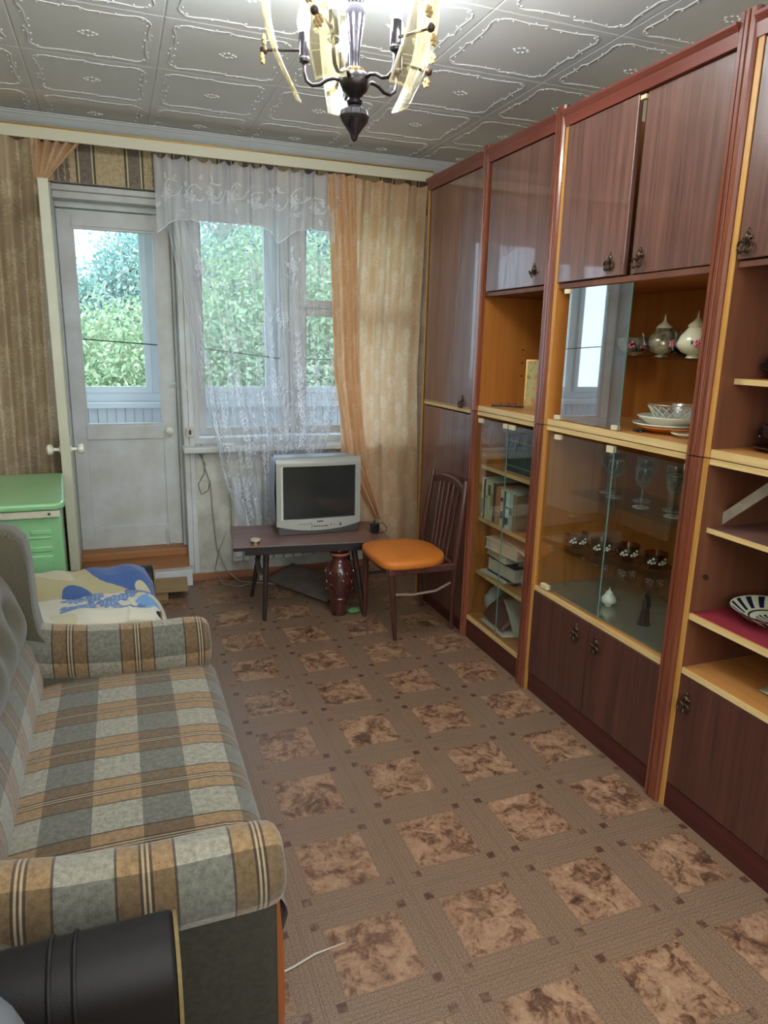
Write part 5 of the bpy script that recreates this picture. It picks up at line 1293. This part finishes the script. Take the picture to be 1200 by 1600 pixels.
paint(lambda u, v: (v > .62) & (nz(u, v, 8, 4.5) > .7), ylw*.5+cream*.5)
img += rs.normal(scale=.012, size=img.shape).astype(np.float32); img = np.clip(img, 0, 1)
def mk_blanket():
    t = NT('blanket_cloth'); b = t.b; x = t.n('ShaderNodeAttribute', attribute_name='print'); co = t.coord('UV')
    w_ = t.noise(t.mapv(co, (1, 2.5, 1)), 260, 3, .8)
    t.put(b.inputs['Base Color'], t.mix(t.math('MULTIPLY', w_, .35), x.outputs['Color'], C(120, 116, 100))); b.inputs['Roughness'].default_value = .95
    b.inputs['Sheen Weight'].default_value = .3; t.bump(w_, .6, .002); return t.m
M['blanket'] = mk_blanket()
def bl_fn(U, V):
    # profile across the chair: near edge hangs a little, over the seat, fold ridge, then up the far arm
    s = V
    y = np.interp(s, [0, .06, .55, .60, .64, .90, 1.0], [2.168, 2.178, 2.585, 2.600, 2.605, 2.690, 2.725])
    z = np.interp(s, [0, .04, .09, .15, .21, .28, .50, .58, .62, .66, .85, .95, 1.0], [.50, .565, .588, .590, .580, .556, .535, .518, .498, .508, .572, .584, .588])
    x0 = -.52; x1 = np.interp(s, [0, .1, .55, .62, 1], [.105, .118, .112, .090, .070])
    x = x0+(x1-x0)*U
    edge = np.clip((U-.90)/.10, 0, 1)
    z = z-edge**2*np.interp(s, [0, .1, .6, 1], [.06, .10, .09, .03])
    z = z+.006*np.sin(U*11+V*5)*np.sin(V*9)+.004*np.sin(U*31+V*13)+.004*np.exp(-((U-.80)/.01)**2)*(s < .58)
    z = z+.006*np.exp(-((s-.57)/.03)**2)
    return x, y, z
tag(cloth('folded_blanket', None, bl_fn, 330, 300, M['blanket'], {'print': img}, solid=.012), 'folded cream blanket with blue leaves lying over the far armchair', 'blanket')

# ------------------------------------------------------------------ green chest (old freezer / washer)
gr = thing('green_chest', 'mint green enamelled metal chest with overhanging lid by the door', 'chest', (-.6, 3.27, 0))
GX0, GX1, GY0, GY1 = -.95, -.243, 2.955, 3.60
m = MB(); lid = [(GX0-.01, 2.93), (GX1-.012, 2.93), (GX1+.008, 2.945), (GX1+.014, 2.975), (GX1-.03, 3.615), (GX0-.01, 3.615)]
m.prism(lid, 'Z', .772, .800); m.build('lid', M['green_enamel'], gr, bevel=.010, segs=3)
MB().box(GX0, GX1-.004, 2.938, 2.952, .742, .770).build('cream_strip', M['cream_strip'], gr, bevel=.003)
MB().ell((-.285, 2.936, .757), .005, .003, .005, 8).build('screw', M['black'], gr, smooth=True)
MB().prism([(GX0, GY0), (GX1, GY0), (GX1-.045, GY1), (GX0, GY1)], 'Z', .03, .770).build('body', M['green_enamel'], gr, bevel=.012, segs=3)
for (a, b_, c, d) in ((-.36, -.285, .672, .690), (-.37, -.285, .655, .662), (-.40, -.285, .600, .622)):
    MB().box(a, b_, 2.951, 2.957, c, d).build('embossed_rib', M['green_enamel'], gr, bevel=.003)
MB().box(-.62, -.285, 2.949, 2.957, .20, .585).build('embossed_panel', M['green_enamel'], gr, bevel=.006)
for x in (-.9, -.32):
    for y_ in (3.0, 3.55): MB().tube([(x, y_, 0), (x, y_, .04)], .02, 10).build('foot', M['black'], gr)

# ------------------------------------------------------------------ tv table + tv
tb = thing('low_table', 'low dark table on splayed round legs under the television', 'table', (.925, 3.58, 0), math.radians(-6.5))
TW, TD, TH = .415, .215, .42
MB().box(-TW, TW, -TD, TD, TH-.016, TH).build('table_top', [M['table_top']], tb, bevel=.004, local=True)
MB().box(-TW, TW, -TD-.003, -TD+.001, TH-.020, TH-.003).build('edge_strip', M['black'], tb, local=True)
MB().box(-TW+.06, TW-.10, -TD+.03, -TD+.05, TH-.055, TH-.016).box(-TW+.06, TW-.10, TD-.05, TD-.03, TH-.055, TH-.016).box(-TW+.08, -TW+.10, -TD+.05, TD-.05, TH-.055, TH-.016).box(TW-.14, TW-.12, -TD+.05, TD-.05, TH-.055, TH-.016).build('apron', M['dark_wood'], tb, local=True, bevel=.003)
LG = [((-.245, -.145, TH-.03), (-.262, -.172, 0)), ((-.245, .15, TH-.03), (-.305, .205, 0)), ((.215, -.145, TH-.03), (.270, -.190, 0)), ((.215, .15, TH-.03), (.29, .2, 0))]
for a, b_ in LG:
    l = MB().tube([a, b_], [.017, .0105], 12).build('leg', M['dark_wood'], tb, smooth=True, local=True)
MB().box(-.285, -.262, -.155, .175, .22, .245).build('stretcher', simple('grey_stretcher', C(96, 88, 84), .6), tb, local=True)
tv = thing('television', 'silver tube television with dark screen on the low table', 'television', (.978, 3.57, TH), math.radians(0))
W2, H0, H1 = .234, .022, .418
def tvbox(x0, x1, y0, y1, z0, z1): return MB().box(x0, x1, y0, y1, z0, z1)
# bezel: frame of four with bulged bottom edge
n = 16
bez = MB()
sx0, sx1, sz0, sz1 = -.198, .202, .085, .372
def bezel_ring():
    outer = []; 
    for k in range(n+1): u = k/n; x = -W2+2*W2*u; outer.append((x, H0+.028*(abs(2*u-1)**2.2)))
    return outer
low = bezel_ring()
def bulge(x): return -.018*(1-(x/W2)**2)
vs = []; fs = []
# front faces: bottom strip
for k, (x, z) in enumerate(low): vs += [Vector((x, bulge(x), z)), Vector((x, bulge(x)*.6, sz0))]
for k in range(n): fs.append((2*k, 2*k+2, 2*k+3, 2*k+1))
bez.add(vs, fs)
bez.grid(lambda u, v: (-W2+(W2+sx0)*u, bulge(-W2+(W2+sx0)*u)*.6, sz0+(sz1-sz0)*v), 3, 1); bez.grid(lambda u, v: (sx1+(W2-sx1)*u, bulge(sx1+(W2-sx1)*u)*.6, sz0+(sz1-sz0)*v), 3, 1)
bez.grid(lambda u, v: (-W2+2*W2*u, bulge(-W2+2*W2*u)*.6+.0*v, sz1+(H1-.022-sz1)*v), n, 2)
bez.grid(lambda u, v: (-W2+2*W2*u, bulge(-W2+2*W2*u)*.6+.02*v, H1-.022+.022*math.sin(v*pi/2)), n, 4)
bez.grid(lambda u, v: (sx0+(sx1-sx0)*u, bulge(sx0)*.6+.012*v, sz0), 8, 1); bez.grid(lambda u, v: (sx0+(sx1-sx0)*u, bulge(sx0)*.6+.012*v, sz1), 8, 1)
bez.grid(lambda u, v: (sx0, bulge(sx0)*.6-.004+.016*v, sz0+(sz1-sz0)*u), 2, 1); bez.grid(lambda u, v: (sx1, bulge(sx1)*.6-.004+.016*v, sz0+(sz1-sz0)*u), 2, 1)
bez.build('bezel', M['tv_silver'], tv, smooth=True, local=True, angle=40)
MB().grid(lambda u, v: (sx0+(sx1-sx0)*u, .006-.006*(1-(2*u-1)**2)*(1-(2*v-1)**2), sz0+(sz1-sz0)*v), 12, 10).build('screen', M['tv_screen'], tv, smooth=True, local=True, angle=180)
# housing tapering to the back
def rect_loop(y, w_, z0, z1): return [(-w_, y, z0), (w_, y, z0), (w_, y, z1), (-w_, y, z1)]
def rect_loop(y, w_, z0, z1):
    c = .03; zm = (z0+z1)/2
    return [(-w_+c, y, z0), (w_-c, y, z0), (w_, y, z0+c), (w_+.006, y, zm), (w_, y, z1-c), (w_-c, y, z1), (-w_+c, y, z1), (-w_, y, z1-c), (-w_-.006, y, zm), (-w_, y, z0+c)]
lp = [rect_loop(.018, W2, H0+.02, H1), rect_loop(.09, W2, H0+.010, H1-.002), rect_loop(.18, W2-.002, .03, H1-.008), rect_loop(.25, W2-.015, .035, H1-.02), rect_loop(.33, W2-.06, .045, H1-.07), rect_loop(.39, W2-.12, .06, H1-.14)]
m = MB(); vs = [p for l in lp for p in l]; fs = [(i*10+k, i*10+(k+1) % 10, (i+1)*10+(k+1) % 10, (i+1)*10+k) for i in range(len(lp)-1) for k in range(10)]+[tuple(range(50, 60))]
m.add(vs, fs); m.build('housing', M['tv_side'], tv, smooth=True, local=True, angle=50)
m = MB(); pts = [(-W2+.01, .0), (-.12, -.010), (0, -.014), (.12, -.010), (W2-.01, .0), (W2-.03, .22), (-W2+.03, .22)]
m.prism(pts, 'Z', .0, .05); m.build('base', M['tv_dark'], tv, local=True, bevel=.004)
m = MB()
for k in range(6): m.box(-.035+k*.014, -.026+k*.014, -.0215, -.015, .043, .047)
m.ell((.062, -.0195, .050), .004, .003, .004, 8); m.ell((.078, -.0185, .051), .003, .003, .003, 8); m.prism([(.108, .043), (.124, .043), (.116, .058)], 'Y', -.0175, -.010)
m.build('buttons', M['tv_dark'], tv, local=True)['kind'] = 'stuff'
m = MB(); 
for k in range(5): m.box(-.015+k*.0072, -.010+k*.0072, -.0185, -.012, .0685, .0735)
m.build('brand_mark', M['tv_dark'], tv, local=True)
m = MB(); m.box(-.120, -.045, -.0185, -.0165, .0605, .0612); m.box(-.0455, -.0447, -.0195, -.0165, .030, .061); m.build('flap_line', M['tv_dark'], tv, local=True)
# jar lid tin, adapter
jr = thing('small_tin', 'small round tin with cream lid on the left end of the low table', 'tin', (.612, 3.475, TH), 0)
MB().lathe([(.0005, 0), (.024, 0), (.024, .012), (.0005, .012)], n=28).build('tin_body', M['brass'], jr, smooth=True, local=True)
MB().lathe([(.0005, .012), (.026, .012), (.026, .020), (.0005, .020)], n=28).build('lid', M['cream_strip'], jr, smooth=True, local=True)
ad = thing('power_adapter', 'black plug-in power adapter with cord on the right table end', 'adapter', (1.275, 3.50, TH), .4)
MB().box(-.022, .022, -.018, .018, 0, .052).build('adapter_body', M['black'], ad, bevel=.006, local=True)
MB().tube([(-.004, 0, .05), (-.004, 0, .072)], [.006, .003], 8).build('plug', M['black'], ad, local=True)
MB().tube([(.02, 0, .045), (.05, -.01, .05), (.07, -.02, .025), (.06, -.03, .004), (.01, -.035, .003), (-.04, -.02, .003), (-.05, .0, .02), (-.03, -.02, .045), (-.004, 0, .066)], .0022, 6).build('cord', M['black_cable'], ad, smooth=True, local=True, angle=180)
# vase
va = thing('floor_vase', 'tall red-brown glazed floor vase with raised ornament under the table', 'vase', (1.05, 3.42, 0))
MB().lathe([(.0005, .004), (.040, 0), (.044, .006), (.048, .05), (.056, .095), (.058, .100), (.056, .105), (.066, .135), (.077, .18), (.079, .22), (.072, .26), (.056, .29), (.042, .305), (.038, .318), (.044, .335), (.047, .345), (.040, .345), (.034, .32), (.034, .29), (.0005, .26)], n=40).build('vase_body', M['vase'], va, smooth=True, local=True)
MB().lathe([(.046, .335), (.0535, .341), (.054, .347), (.050, .351), (.044, .350)], n=40, cap=False).build('rim', M['vase_rim'], va, smooth=True, local=True)
m = MB()
def rv(z): return np.interp(z, [.105, .135, .18, .22, .26, .29], [.056, .066, .077, .079, .072, .056])
for k in range(8):
    a0 = k*2*pi/8
    for (da, z0, R_) in ((0, .195, .021), (.39, .245, .014), (.39, .145, .015)):
        pts = []
        for q in range(13):
            th2 = q/12*2*pi*.85; rr = R_*(1-q/20); z = z0+rr*math.sin(th2); r = float(rv(z))+.001; a = a0+da+rr*math.cos(th2)/r
            pts.append((math.cos(a)*r, math.sin(a)*r, z))
        m.tube(pts, .0048, 6)
    pts = [(math.cos(a0+s)*float(rv(z)), math.sin(a0+s)*float(rv(z)), z) for s, z in ((.05, .115), (.12, .14), (.16, .17), (.2, .20), (.15, .24), (.05, .275))]; m.tube(pts, .003, 5)
m.build('relief', M['vase'], va, smooth=True, local=True)
blob('green_rag', 'rag', 'small crumpled green rag on the floor beside the vase', (1.128, 3.405, .014), (.034, .022, .015), M['green_cloth'], 8, .6)
# dark board under table, cables
bd = MB().box(-.26, .26, -.11, .11, 0, .012).build('dark_board', M['board_dark'], local=True, bevel=.002)
bd.matrix_world = Matrix.Translation((.985, 3.835, .045)) @ Matrix.Rotation(math.radians(-62), 4, 'Z') @ Matrix.Rotation(math.radians(14), 4, 'X')
tag(bd, 'dark dusty board leaning low beneath the table behind the vase', 'board')
tag(MB().tube([(.43, 4.165, .84), (.44, 4.17, .72), (.475, 4.175, .60), (.485, 4.17, .40), (.50, 4.165, .20), (.55, 4.15, .06), (.62, 4.08, .006), (.80, 3.98, .006), (.98, 3.98, .006)], .0035, 6).build('white_cable', M['cable'], smooth=True, angle=180), 'thin pale cable running down the wall and along the floor', 'cable')
tag(MB().tube([(.505, 3.78, .405), (.47, 3.84, .28), (.455, 3.92, .15), (.50, 3.98, .04), (.60, 3.99, .005), (.70, 4.03, .005)], .0035, 6).build('grey_cable', M['cable'], smooth=True, angle=180), 'grey cable hanging from the left end of the low table', 'cable')
tag(MB().tube([(.40, 4.178, .82), (.45, 4.176, .72), (.44, 4.178, .66), (.405, 4.178, .60), (.42, 4.178, .54), (.46, 4.178, .56), (.475, 4.178, .62)], .002, 5).build('wall_wire', M['black_cable'], smooth=True, angle=180), 'thin dark wire looping on the wall below the window sill', 'cable')
tag(MB().tube([(.86, 3.86, .40), (.90, 3.85, .27), (1.0, 3.84, .23), (1.10, 3.84, .27), (1.16, 3.85, .38)], .0035, 6).build('black_cable', M['black_cable'], smooth=True, angle=180), 'black cable sagging beneath the television table', 'cable')
# ------------------------------------------------------------------ dining chair
dc = thing('dining_chair', 'dark wooden spindle-back chair with orange vinyl seat', 'chair', (1.34, 3.13, 0), 0)
CWm = M['chair_wood']
dx, dy = 1.34, 3.13
def lp_(p): return (p[0]-dx, p[1]-dy, p[2])
seat = []; N = 40
for k in range(N):
    a = 2*pi*k/N; c, s = math.cos(a), math.sin(a); e = .55
    # squarish in front (-x), rounded at the back (+x)
    ex = .42 if c < 0 else .85
    X_ = .185*math.copysign(abs(c)**ex, c); Y_ = .205*math.copysign(abs(s)**(ex if c < 0 else .75), s)*(1 if c < 0 else 1)
    seat.append((X_-.045, Y_-.02))
m = MB(); vs = []; lay = [(.97, .394), (1.0, .400), (1.0, .418), (.985, .428), (.93, .435), (.6, .441), (.2, .443)]
for s_, z in lay: vs += [(p[0]*s_-.045*(1-s_), p[1]*s_, z) for p in seat]
fs = [(i*N+k, i*N+(k+1) % N, (i+1)*N+(k+1) % N, (i+1)*N+k) for i in range(len(lay)-1) for k in range(N)]+[tuple(range(N))[::-1], tuple((len(lay)-1)*N+k for k in range(N))]
m.add(vs, fs); m.build('seat', M['orange_seat'], dc, smooth=True, local=True, angle=60)
m = MB()
m.box(-.20, .145, -.212, -.190, .365, .400); m.box(-.20, .145, .165, .187, .365, .400); m.box(-.205, -.185, -.19, .165, .365, .398); m.box(.13, .15, -.19, .165, .365, .40)
m.build('seat_frame', CWm, dc, bevel=.005, local=True)
FL = [((-.185, -.195, .40), lp_((1.212, 3.000, 0))), ((-.185, .170, .40), lp_((1.172, 3.345, 0)))]
for a, b_ in FL: MB().tube([a, ((a[0]+b_[0])/2, (a[1]+b_[1])/2, .2), b_], [.0165, .015, .011], 10).build('leg', CWm, dc, smooth=True, local=True)
# rear legs run up into the back posts
RP = [[(.205, -.085, 0), (.165, -.150, .22), (.150, -.195, .40), (.165, -.205, .58), (.185, -.200, .78), (.188, -.198, .805)],
      [(.190, .268, 0), (.155, .235, .22), (.140, .185, .40), (.155, .180, .58), (.180, .165, .78), (.183, .165, .805)]]
for pts in RP: MB().tube(pts, [.011, .014, .017, .015, .0125, .008], 10).build('back_post', CWm, dc, smooth=True, local=True)
m = MB(); pts = [(.184, -.190, .755), (.196, -.10, .775), (.200, -.015, .780), (.194, .08, .775), (.182, .160, .755)]
vs = []
for (x, y_, z) in pts: vs += [(x-.008, y_, z-.022), (x+.008, y_, z-.022), (x+.008, y_, z+.016), (x-.008, y_, z+.016)]
fs = [(i*4+k, i*4+(k+1) % 4, (i+1)*4+(k+1) % 4, (i+1)*4+k) for i in range(4) for k in range(4)]+[(0, 1, 2, 3), (16, 17, 18, 19)]
m.add(vs, fs); m.build('top_rail', CWm, dc, smooth=True, bevel=.004, local=True, angle=50)
for q in (-.11, -.055, .0, .055, .10): MB().tube([(.145, q*.85-.01, .395), (.168, q*.95-.01, .58), (.192, q-.01, .762)], .007, 8).build('spindle', CWm, dc, smooth=True, local=True)
m = MB(); m.tube([(-.155, -.165, .255), (-.06, -.175, .248), (.06, -.180, .258), (.155, -.165, .290)], .0065, 8); m.build('stretcher', simple('worn_rail', C(130, 112, 92), .5), dc, smooth=True, local=True)
m = MB(); m.tube([(-.16, .18, .255), (.0, .20, .25), (.145, .22, .28)], .0065, 8); m.build('stretcher', CWm, dc, smooth=True, local=True)
